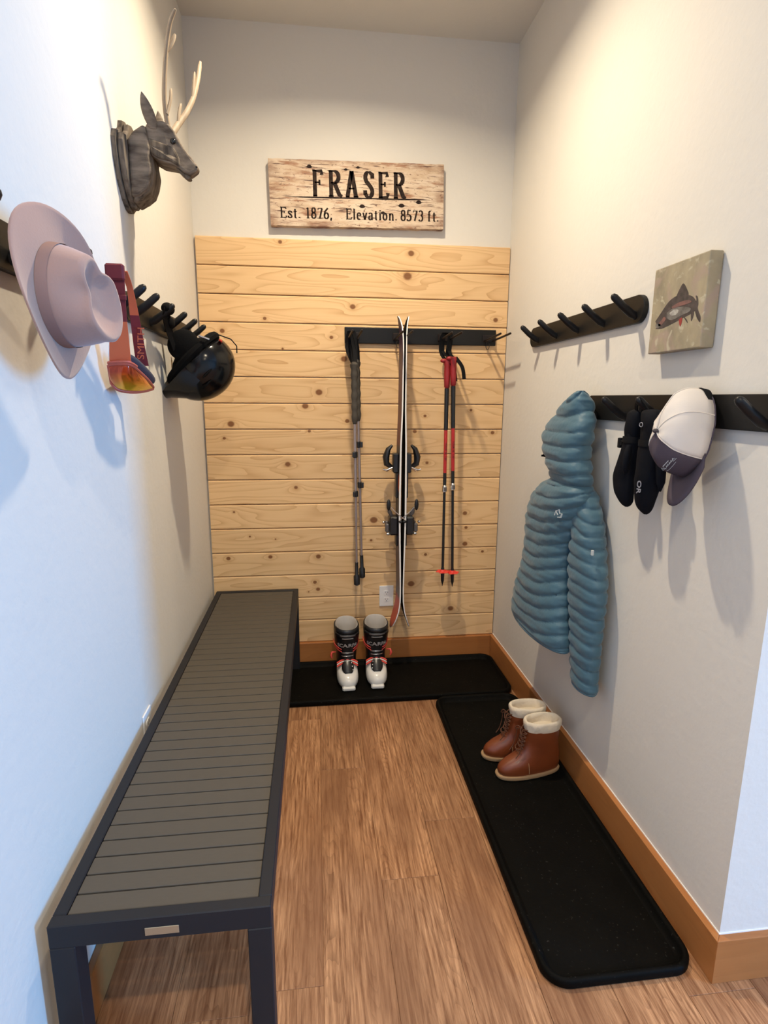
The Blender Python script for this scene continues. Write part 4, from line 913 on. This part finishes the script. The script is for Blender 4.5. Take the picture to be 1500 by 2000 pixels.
# z from the bottom (tip at the floor end) to the top tail
M_top = ramp_mat('ski_topsheet', [(0.0, (.05, .01, .01)), (.02, (.42, .06, .035)), (.10, (.45, .07, .04)), (.115, (.10, .08, .09)), (.30, (.085, .06, .08)), (.37, (.02, .018, .022)), (.46, (.02, .018, .022)), (.475, (.45, .09, .03)), (.505, (.42, .08, .03)), (.52, (.015, .013, .015)), (.60, (.02, .015, .02)), (.61, (.12, .02, .02)), (.72, (.085, .025, .035)), (.9, (.065, .03, .06)), (.975, (.04, .02, .05)), (1.0, (.02, .02, .03))])
M_side = mat('ski_sidewall_white', (.88, .85, .80), .5); M_pbase = mat('ski_base_black', (.004, .004, .005), .8, spec=.05)
M_bind = mat('binding_black', (.010, .010, .011), .35); M_bind2 = mat('binding_grey', (.10, .09, .09), .4)
SKZ0, SKZ1, SKY = .243, 1.852, -.100
# gap half-distance of each running base from the centre plane x=0.9895, by height
GAPS = [(.243, 0.0474), (.30, 0.0274), (.345, 0.0139), (.40, 0.0059), (.47, 0.0044), (.585, 0.0062), (.724, 0.0089), (.86, 0.0109), (1.02, 0.0104), (1.227, 0.0094), (1.405, 0.0046), (1.65, 0.0044), (1.74, 0.0054), (1.793, 0.0084), (1.83, 0.0154), (1.852, 0.0234)]
WID = [(.243, .012), (.262, .044), (.30, .064), (.36, .070), (.50, .066), (.85, .059), (1.1, .058), (1.40, .062), (1.66, .066), (1.74, .062), (1.80, .048), (1.838, .026), (1.852, .008)]
def lin(tab, z):
    for (a, va), (b, vb) in zip(tab, tab[1:]):
        if z <= b: return va + (vb - va) * (z - a) / (b - a)
    return tab[-1][1]
def make_ski(name, label, s):
    """s=-1: topsheet faces -x"""
    cx = .9895
    t = thing(name, label, 'ski', (cx, SKY, SKZ0), 'pair of touring skis')
    zs = [SKZ0 + (SKZ1 - SKZ0) * i / 60 for i in range(61)]; zs = sorted(set(zs + [.262, .28, 1.838, 1.852]))
    core, topm, basem = [], [], []
    for z in zs:
        gp = lin(GAPS, z); w = lin(WID, z); th = .0052 + .0038 * max(0, 1 - abs(z - .98) / .7)
        b = cx + s * gp; c2 = cx + s * (gp + th)
        core.append([(b, SKY - w, z), (c2, SKY - w * .985, z), (c2, SKY + w * .985, z), (b, SKY + w, z)])
        topm.append([(c2, SKY - w * .95, z), (c2 + s * .0012, SKY - w * .93, z), (c2 + s * .0012, SKY + w * .93, z), (c2, SKY + w * .95, z)])
        basem.append([(b, SKY - w * .96, z), (b, SKY + w * .96, z), (b - s * .001, SKY + w * .95, z), (b - s * .001, SKY - w * .95, z)])
    part('sidewall', MB().loft(core), M_side, t, angle=30); part('topsheet', MB().loft(topm), M_top, t, angle=30); part('running_base', MB().loft(basem), M_pbase, t, angle=30)
    def X(z, d): return cx + s * (lin(GAPS, z) + .0095 + d)
    def bxx(z0, z1, d0, d1, y0, y1, bev=.003):
        zz = (z0 + z1) / 2; a, b = X(zz, d0), X(zz, d1); return MB().box((min(a, b), y0, z0), (max(a, b), y1, z1), bev)
    # heel piece (upper)
    h = part('heel_binding', bxx(1.085, 1.185, 0, .028, SKY - .030, SKY + .030, .005), M_bind, t, smooth=False)
    m_ = MB(); P = [(X(1.17, .030), SKY, 1.225), (X(1.17, .050), SKY, 1.205), (X(1.15, .062), SKY, 1.165), (X(1.15, .058), SKY, 1.130), (X(1.14, .030), SKY, 1.110)]
    part('heel_lever', m_.tube(P, [.006, .013, .018, .016, .010], 10, 1.2), M_bind, h)
    part('heel_pin', MB().tube([(X(1.12, .030), SKY - .012, 1.112), (X(1.12, .062), SKY - .014, 1.098), (X(1.12, .078), SKY - .014, 1.102)], .005, 8).tube([(X(1.12, .032), SKY + .012, 1.108), (X(1.12, .058), SKY + .014, 1.090)], .006, 8), M_sil, h)
    part('base_plate', bxx(.955, 1.084, 0, .012, SKY - .028, SKY + .028), M_bind, t, smooth=False)
    # toe piece (lower)
    q = part('toe_binding', bxx(.760, .858, 0, .045, SKY - .040, SKY + .040, .008), M_bind, t, smooth=False)
    part('toe_wing', bxx(.775, .822, .045, .066, SKY - .034, SKY - .010, .006).box(*[(min(X(.8, .045), X(.8, .062)), SKY + .010, .79), (max(X(.8, .045), X(.8, .062)), SKY + .034, .826)], .005), M_bind2, q, smooth=False)
    part('toe_pin', MB().sphere((X(.8, .074), SKY - .02, .828), .008, nu=10, nv=6).sphere((X(.8, .052), SKY - .032, .768), (.012, .010, .008), nu=10, nv=6), M_sil, q)
    part('toe_pedal', MB().tube([(X(.85, .03), SKY, .858), (X(.86, .040), SKY - .005, .880), (X(.87, .046), SKY - .008, .900)], [.010, .012, .006], 8), M_bind2, q)
    # brake arm with its foot pad, crossing over the other ski
    br = part('ski_brake', MB().tube([(X(.9, .040), SKY - .058, .915), (X(.88, .018), SKY - .060, .890), (cx - s * .014, SKY - .060, .845)], .0022, 6), M_sil, t)
    part('brake_foot', MB().sphere((X(.93, .052), SKY - .055, .925), (.011, .008, .030), nu=12, nv=8), M_bind, br)
    part('brake_foot', MB().sphere((cx - s * .010, SKY - .062, .838), (.010, .006, .008), nu=10, nv=6), M_bind, br)
    part('riser_plate', bxx(.700, .759, 0, .010, SKY - .030, SKY + .030), M_bind, t, smooth=False)
    return t
make_ski('ski', 'left ski of the pair, its dark red topsheet showing', -1)
make_ski('ski', 'right ski of the pair, its topsheet turned to the right wall', 1)

# ================================================================== POLES
M_alu = mat('pole_aluminium', (.36, .30, .29), .35, metal=.6); M_cork = mat('grey_foam_grip', (.060, .052, .042), .85, bump=(80, .6, .002)); M_pg = mat('pole_black', (.010, .010, .011), .4)
M_pred = mat('pole_red', (.48, .022, .022), .35); M_prb = mat('red_rubber', (.30, .015, .018), .5); M_bask = mat('basket_red', (.75, .05, .035), .4)
def trek(label, top, bot, shaft_clamps, gl, hookx, seed):
    top, bot = Vector(top), Vector(bot); ax = (bot - top).normalized(); L_ = (bot - top).length
    t = thing('trekking_pole', label, 'pole', bot, 'pair of grey trekking poles')
    at = lambda d: top + ax * d
    part('shaft', MB().tube([at(gl), at(L_ * .52)], .0080, 12).tube([at(L_ * .52), at(L_ * .70)], .0068, 12).tube([at(L_ * .70), at(L_ - .07)], .0058, 12), M_alu, t)
    pts = []; rr = []
    for i in range(25):
        d = gl * i / 24; pts.append(at(d)); r = .0165 - .002 * (i / 24)
        if i == 0: r = .010
        elif i < 3: r = .021 - .001 * i
        r += .0018 * math.sin(i * 1.55) * (1 if i > 2 else 0)
        if i == 24: r = .009
        rr.append(r)
    part('grip', MB().tube(pts, rr, 12), M_cork, t)
    for d in shaft_clamps:
        c = part('lock_clamp', MB().tube([at(d - .016), at(d - .013), at(d + .013), at(d + .016)], [.009, .0125, .0125, .009], 12), M_pg, t)
        e = .001 if d == shaft_clamps[0] else .002
        p = at(d); part('clamp_lever', MB().box((p.x + seed * .010 - .005, p.y - .020, p.z - .013), (p.x + seed * .010 + .009, p.y - .006, p.z + .015), .002), M_pg, c, smooth=False)
    part('tip_cover', MB().tube([at(L_ - .125), at(L_ - .06), at(L_ - .05), at(L_ - .005), at(L_)], [.0085, .0095, .017, .0165, .010], 12), M_pg, t)
    hz = 1.762
    part('wrist_strap', ribbon([at(.012) + Vector((-.006, 0, .006)), (hookx - .030, -.055, 1.70), (hookx - .022, -.062, hz + .012), (hookx - .012, -.062, hz + .012), (hookx + .004, -.070, 1.70), at(.012) + Vector((.007, 0, .006))], .019, .0014, (1, .25, 0)), M_strap, t)
    return t
trek('grey trekking pole with dark foam grip, the lower one, nearer the room', (.745, -.125, 1.632), (.756, -.125, .492), [.452, .652], .300, .745, -1)
trek('grey trekking pole with dark foam grip, the upper one, nearer the boards', (.760, -.088, 1.645), (.787, -.088, .52), [.418, .625], .300, .762, 1)
def skipole(label, top, bot, hookx, s, stagger):
    top, bot = Vector(top), Vector(bot); ax = (bot - top).normalized(); L_ = (bot - top).length
    t = thing('ski_pole', label, 'pole', bot, 'pair of red and black ski poles'); at = lambda d: top + ax * d
    part('grip', MB().tube([at(0), at(.004), at(.016), at(.035), at(.06), at(.10), at(.135), at(.142)], [.010, .019, .021, .0155, .0165, .0155, .0145, .009], 12), M_prb, t)
    part('grip_hook', MB().sphere(at(.014) + Vector((s * .018, -.004, .006)), (.020, .013, .011), nu=14, nv=8), M_prb, t)
    part('grip_extension', MB().tube([at(.142), at(.35)], [.0118, .0108], 12), M_pg, t)
    sh = part('shaft', MB().tube([at(.35), at(.57)], [.0092, .0090], 12), M_pred, t, label='bright red upper shaft')
    tx = text_mb('TOUR  SL  120', .014, lambda u, v, d: at(.46 + u) + Vector((v, -.0092 - d, 0)), .0004)
    part('shaft_lettering', tx, M_pg, sh, smooth=False)
    part('shaft', MB().tube([at(.57), at(.65)], [.0090, .0088], 12).tube([at(.65), at(L_ - .07)], .0072, 12), M_pg, t)
    c = part('lock_clamp', MB().tube([at(.635), at(.64), at(.668), at(.672)], [.009, .0128, .0128, .009], 12), M_sil, t)
    part('clamp_lever', MB().box((at(.655).x - .006, at(.655).y - .020, at(.655).z - .010), (at(.655).x + .008, at(.655).y - .010, at(.655).z + .012), .002), M_bind2, c, smooth=False)
    bc = at(L_ - .083)
    m_ = MB(); n = 6
    for k in range(n):
        a = 2 * PI * k / n; p = bc + Vector((.024 * math.cos(a), .024 * math.sin(a), -.002)); m_.sphere(p, (.0135, .0135, .004), None, 12, 6)
    m_.tube([bc + Vector((0, 0, .010)), bc + Vector((0, 0, -.008))], [.011, .022], 14)
    part('basket', m_, M_bask, t); part('tip', MB().tube([at(L_ - .105), at(L_ - .085), at(L_ - .03), at(L_ - .01), at(L_)], [.0075, .0105, .0085, .003, .0015], 10), M_pg, t)
    part('wrist_strap', ribbon([at(.012) + Vector((-.006, 0, .004)), (hookx - .024, -.065, 1.69), (hookx - .020, -.075, 1.772), (hookx + .016, -.075, 1.772), (hookx + .010, -.066, 1.69), at(.012) + Vector((.006, 0, .004))], .020, .0014, (1, .3, 0)), M_strap, t)
    part('strap_tail', ribbon([at(.004) + Vector((.008, -.012, 0)), at(.05) + Vector((.030 + stagger, -.02, 0)), at(.112) + Vector((.040 + stagger, -.02, .004))], .018, .002, (1, .1, .3)), M_strap, t)
    return t
skipole('red and black ski pole hanging on the left of its pair', (1.214, -.105, 1.652), (1.2185, -.112, .468), 1.212, -1, .0)
skipole('red and black ski pole hanging on the right of its pair', (1.240, -.122, 1.663), (1.2735, -.112, .462), 1.222, -1, .010)

# ================================================================== FOOTWEAR
def foot_ring(z, xt, xh, wt, wh, n=36, yoff=0.0, p=.82, lean=0.0):
    c, L_ = (xt + xh) / 2, (xt - xh) / 2; R = []
    for k in range(n):
        a = 2 * PI * k / n; ca_, sa_ = math.cos(a), math.sin(a); s = (ca_ + 1) / 2; s = s * s * (3 - 2 * s)
        w = wh + (wt - wh) * s
        R.append((c + L_ * math.copysign(abs(ca_) ** .9, ca_), w * math.copysign(abs(sa_) ** p, sa_) + yoff * s, z + lean * ca_))
    return R
def lpart(name, mb, m, parent, label=None, smooth=True, angle=45):      # local-coordinate part
    o = bpy.data.objects.new(name, mesh_of(name, mb, m, (0, 0, 0), smooth, angle)); link(o, parent)
    if label: o['label'] = label
    return o
def foot_rings(tab, n): return [foot_ring(*cat_interp(tab, i / n)[:5], lean=cat_interp(tab, i / n)[5]) for i in range(n + 1)]
# ---- ski boots: toe towards +X locally
M_bw = mat('boot_white', (.74, .72, .68), .3, coat=.2); M_bk = mat('boot_black', (.010, .010, .011), .33); M_lnr = mat('boot_liner', (.42, .39, .36), .8, bump=(60, .3, .001)); M_pink = mat('boot_coral', (.80, .09, .07), .4)
def ski_boot(label, loc, rz, side):
    t = thing('ski_boot', label, 'ski boot', loc, 'pair of ski boots'); t.rotation_euler = (0, 0, rz); t.scale = (1, 1.17, .985)
    lpart('sole', MB().loft(foot_rings([(0, .130, -.125, .030, .030, 0), (.008, .140, -.130, .034, .034, 0), (.018, .141, -.131, .035, .035, 0)], 6)), M_bk, t)
    lpart('toe_lug', MB().box((.105, -.028, .004), (.150, .028, .026), .006), M_bw, t, smooth=False)
    lpart('shell', MB().loft(foot_rings([(.017, .138, -.130, .049, .036, 0), (.030, .142, -.132, .053, .038, 0), (.050, .138, -.132, .053, .039, 0), (.069, .122, -.131, .050, .040, 0), (.084, .092, -.130, .043, .041, 0), (.102, .066, -.128, .041, .042, 0), (.118, .046, -.124, .040, .042, 0), (.132, .036, -.120, .039, .042, 0)], 22)), M_bw, t)
    lpart('heel_shell', MB().loft([[(x if x < .01 else .01, y * 1.03, z) for x, y, z in r] for r in foot_rings([(.018, .06, -.134, .046, .039, 0), (.06, .06, -.135, .044, .042, 0), (.11, .05, -.132, .042, .044, 0), (.135, .036, -.124, .041, .044, 0)], 10)]), M_bk, t)
    # instep cover with small dial marks
    rows = []
    for i in range(13):
        u = i / 12; x = .104 - .050 * u; z = .0775 + .050 * u + .004 * math.sin(PI * u); hw = .027 * math.sin(PI * (.12 + .80 * u)) ** .6
        rows.append([(x - .30 * (q * hw) ** 2 / .03, q * hw, z - 12 * (q * hw) ** 2 * .9 + .004) for q in (-1, -.75, -.5, -.25, 0, .25, .5, .75, 1)])
    o = lpart('instep_cover', MB().loft(rows, closed=False), M_bk, t); o.modifiers.new('s', 'SOLIDIFY').thickness = .006
    m_ = MB()
    for k in range(3): m_.sphere((.088 - .013 * k, side * (.021 - .002 * k), .092 + .013 * k), .0032, nu=8, nv=6)
    lpart('rivet', m_, M_sil, t)
    CT = [(.110, .060, -.118, .040, .044, 0), (.150, .052, -.112, .043, .048, 0), (.190, .056, -.104, .048, .052, 0), (.230, .064, -.098, .053, .056, 0), (.268, .072, -.094, .055, .058, -.004), (.300, .078, -.092, .054, .058, -.012)]
    outer = foot_rings(CT, 22); inner = [[(c[0] * .86 - .002, c[1] * .84, c[2] - .002) for c in outer[-1]], [(c[0] * .82 - .002, c[1] * .80, c[2] - .03) for c in outer[-1]], [(c[0] * .7, c[1] * .7, c[2] - .10) for c in outer[-1]]]
    lpart('cuff', MB().loft(outer + [inner[0]], cap1=False), M_bk, t)
    li = [[(c[0] * .90 - .002, c[1] * .90, c[2] + .004 - .020 * (c[0] > .03)) for c in outer[-1]], [(c[0] * .84 - .002, c[1] * .84, c[2] + .012 - .026 * (c[0] > .03)) for c in outer[-1]], [(c[0] * .76 - .002, c[1] * .76, c[2] + .004) for c in outer[-1]], [(c[0] * .70, c[1] * .70, c[2] - .04) for c in outer[-1]], [(c[0] * .6, c[1] * .6, c[2] - .12) for c in outer[-1]]]
    lpart('liner', MB().loft(li, cap0=False), M_lnr, t, label='pale grey padded liner')
    def band(z0, z1, a0, a1, off, m, name, par=t, tilt=0.0):
        R = []
        for z in (z0, (z0 + z1) / 2, z1):
            tt = (z - CT[0][0]) / (CT[-1][0] - CT[0][0]); row = cat_interp(CT, tt); ring = foot_ring(*row[:5], n=72, lean=row[5]); ring = [(p[0], p[1], p[2] + max(0, z - CT[-1][0])) for p in ring]; R.append(ring)
        k0, k1 = int(a0 / 360 * 72), int(a1 / 360 * 72); rows = []
        for ring in R:
            cx_ = sum(p[0] for p in ring) / 72; rr = []
            for k in range(k0, k1 + 1):
                p = Vector(ring[k % 72]); d = Vector((p.x - cx_, p.y, 0)).normalized(); rr.append(p + d * off + Vector((0, 0, tilt * (k - k0) / max(1, k1 - k0))))
            rows.append(rr)
        o = lpart(name, MB().loft(rows, closed=False), m, par); so = o.modifiers.new('s', 'SOLIDIFY'); so.thickness = .003; so.offset = 0
        return o
    ps = band(.262, .285, -62, 62, .004, M_bk, 'power_strap')
    band(.270, .279, -34, 34, .0062, M_bind2, 'strap_patch')
    band(.252, .257, -24, 24, .0055, M_lnr, 'strap_tab')
    # brand band wrapped round the cuff front
    def cfn(u, v, d):
        z = .214 + v; tt = (z - CT[0][0]) / (CT[-1][0] - CT[0][0]); row = cat_interp(CT, tt); L2 = (row[1] - row[2]) / 2; c2 = (row[1] + row[2]) / 2
        a = u / .062; return Vector((c2 + (L2 + d + .0015) * math.copysign(abs(math.cos(a)) ** .9, math.cos(a)), (row[3] + d + .0015) * math.copysign(abs(math.sin(a)) ** .82, math.sin(a)), z))
    lpart('lettering', text_mb('SCARPA', .029, cfn, .0006, bold=.0006), M_lnr, t, smooth=False)
    for z, c in ((.172, M_pink), (.186, M_pink)): band(z, z + .004, 28, 100, .004, c, 'buckle_trim', tilt=.02); band(z + .02, z + .024, -100, -28, .004, c, 'buckle_trim', tilt=-.02)
    for z in (.150, .168): o = band(z, z + .003, -30, 30, .005, M_sil, 'buckle_wire')
    band(.268, .318, -66, 66, -.0030, M_bk, 'tongue')
    # coral buckle over the instep
    for dx, zz, c in ((.060, .119, M_pink), (.050, .134, M_pink), (.056, .127, M_bw)):
        P = [(dx - .25 * abs(q) * .05, q * .044, zz - .024 * (q * q)) for q in [-1 + .2 * j for j in range(11)]]
        lpart('instep_strap', MB().tube(P, .0042 if c is M_pink else .0032, 8, 1.4), c, t)
    lpart('walk_lever', MB().tube([(-.01, side * -.050, .150), (-.005, side * -.066, .152), (-.003, side * -.070, .135), (-.004, side * -.066, .118)], [.004, .005, .006, .004], 8), M_pink, t, label='coral side lever')
    return t
ski_boot('white and black ski boot standing on the tray, left one of the pair', (.696, -.2035, .0052), -PI / 2 + .02, 1)
ski_boot('white and black ski boot standing on the tray, right one of the pair', (.850, -.1960, .0052), -PI / 2 - .03, -1)

# ---- brown ankle boots
M_lea = mat('chestnut_leather', (.185, .042, .011), .38, bump=(60, .35, .0012), var=(8, .7, (.115, .025, .008)), coat=.15); M_crepe = mat('crepe_sole', (.36, .22, .11), .8, bump=(80, .4, .001)); M_shear = mat('cream_shearling', (.66, .57, .44), .95, bump=(45, .9, .005)); M_lace = mat('brown_lace', (.10, .035, .015), .7)
def ankle_boot(label, loc, rz, side):
    t = thing('ankle_boot', label, 'boot', loc, 'pair of brown ankle boots'); t.rotation_euler = (0, 0, rz); t.scale = (1, 1, 1.05)
    lpart('sole', MB().loft(foot_rings([(.0, .128, -.118, .042, .034, 0), (.004, .138, -.126, .049, .038, 0), (.014, .142, -.129, .051, .040, 0), (.019, .139, -.127, .050, .039, 0)], 9)), M_crepe, t)
    T_ = [(.018, .130, -.120, .044, .034, 0), (.030, .134, -.124, .047, .037, 0), (.048, .126, -.125, .046, .038, 0), (.064, .106, -.124, .043, .038, 0), (.080, .078, -.122, .040, .038, 0), (.098, .052, -.118, .038, .038, 0), (.118, .036, -.114, .038, .039, 0), (.145, .028, -.112, .040, .041, 0), (.170, .026, -.113, .042, .042, 0), (.188, .027, -.114, .043, .043, 0)]
    up = foot_rings(T_, 34)
    for i, r in enumerate(up):
        for k, p in enumerate(r):
            q = noise.noise((p[0] * 20 + side, p[1] * 14, p[2] * 42)) * .0028; r[k] = (p[0] + q, p[1] * (1 + q * 9), p[2])
    lpart('upper', MB().loft(up), M_lea, t)
    top = [(.184, .029, -.116, .044, .044, 0), (.196, .031, -.118, .047, .047, 0), (.212, .033, -.120, .048, .048, .0), (.221, .028, -.116, .044, .044, 0), (.219, .018, -.106, .036, .036, 0), (.190, .010, -.098, .029, .030, 0)]
    cuff = foot_rings(top, 16)
    for i, r in enumerate(cuff):
        for k, p in enumerate(r):
            q = noise.noise((p[0] * 40 + side, p[1] * 40, p[2] * 40)) * .004; notch = -.018 * math.exp(-((p[1]) / .012) ** 2) * (p[0] > 0) * (.3 if i > 8 else 0)
            r[k] = (p[0] + q, p[1] + q, p[2] + q * .6 + notch)
    lpart('shearling_cuff', MB().loft(cuff, cap0=False), M_shear, t, label='cream shearling lining folded over the top')
    # toe-cap seam, laces
    seam = [(x, y, z) for x, y, z in [(.032 - .010 * abs(q), .0435 * math.sin(q * PI / 2) * 1.03, .083 * math.cos(q * PI / 2) ** .8 + .020) for q in [-.97 + .097 * j for j in range(21)]]]
    lpart('seam', MB().tube(seam, .0012, 6), M_crepe, t)
    for k in range(6):
        z = .102 + .015 * k; x = .052 - .003 * k if k > 1 else .060 - .010 * k
        for s in (-1, 1):
            lpart('lace', MB().tube([(x - .008, s * .020, z), (x + .003, s * .006, z + .006), (x + .001, -s * .010, z + .011), (x - .010, -s * .020, z + .013)], .0021, 6), M_lace, t)
    for s in (-1, 1):
        lpart('lace', MB().tube(smooth_path([(.038, s * .004, .186), (.052, s * .018, .180), (.052, s * .026, .150), (.060, s * .028, .110), (.075, s * .028, .088)], 10), .0020, 6), M_lace, t)
        lpart('lace', MB().tube(smooth_path([(.040, 0, .188), (.054, s * .012, .196), (.058, s * .024, .178), (.045, s * .010, .186)], 10), .0020, 6), M_lace, t)
    return t
ankle_boot('chestnut leather ankle boot with cream lining, nearer one of the pair', (1.372, -1.052, .0052), PI + .10, 1)
ankle_boot('chestnut leather ankle boot with cream lining, further one of the pair', (1.352, -.940, .0052), PI - .02, -1)

# ================================================================== CEILING DOWNLIGHTS (above and behind the view; far-room three added as ambient fill)
M_emit = mat('lamp_diffuser', (.9, .85, .75), .5, emit=((1, .82, .6), 12))
for x, y, pw, spot in LAMPS:
    lab = {0: 'recessed round ceiling downlight above the bench alcove', 1: 'recessed round ceiling downlight above the alcove entrance', 2: 'unseen downlight added for ambient fill near the inner corner wall',
           3: 'unseen downlight added for ambient fill by the far left wall', 4: 'unseen downlight added for ambient fill in the middle of the far room'}[[q[:2] for q in LAMPS].index((x, y))]
    t = thing('ceiling_light', lab, 'ceiling light', (x, y, H))
    R0 = [[(x + r * math.cos(a), y + r * math.sin(a), z) for a in [2 * PI * k / 28 for k in range(28)]] for r, z in ((.085, H), (.085, H - .004), (.066, H - .006), (.062, H))]
    part('trim_ring', MB().loft(R0, cap0=False, cap1=False), M_white, t)
    part('diffuser', MB().loft([[(x + .061 * math.cos(a), y + .061 * math.sin(a), z) for a in [2 * PI * k / 28 for k in range(28)]] for z in (H - .0005, H - .0025)]), M_emit, t)
    d = bpy.data.lights.new('downlight', 'AREA'); d.shape = 'DISK'; d.size = 0.08; d.energy = pw; d.color = WARM; d.spread = math.radians(149)
    lo = bpy.data.objects.new('downlight', d); link(lo, t); lo.location = (0, 0, -.02)
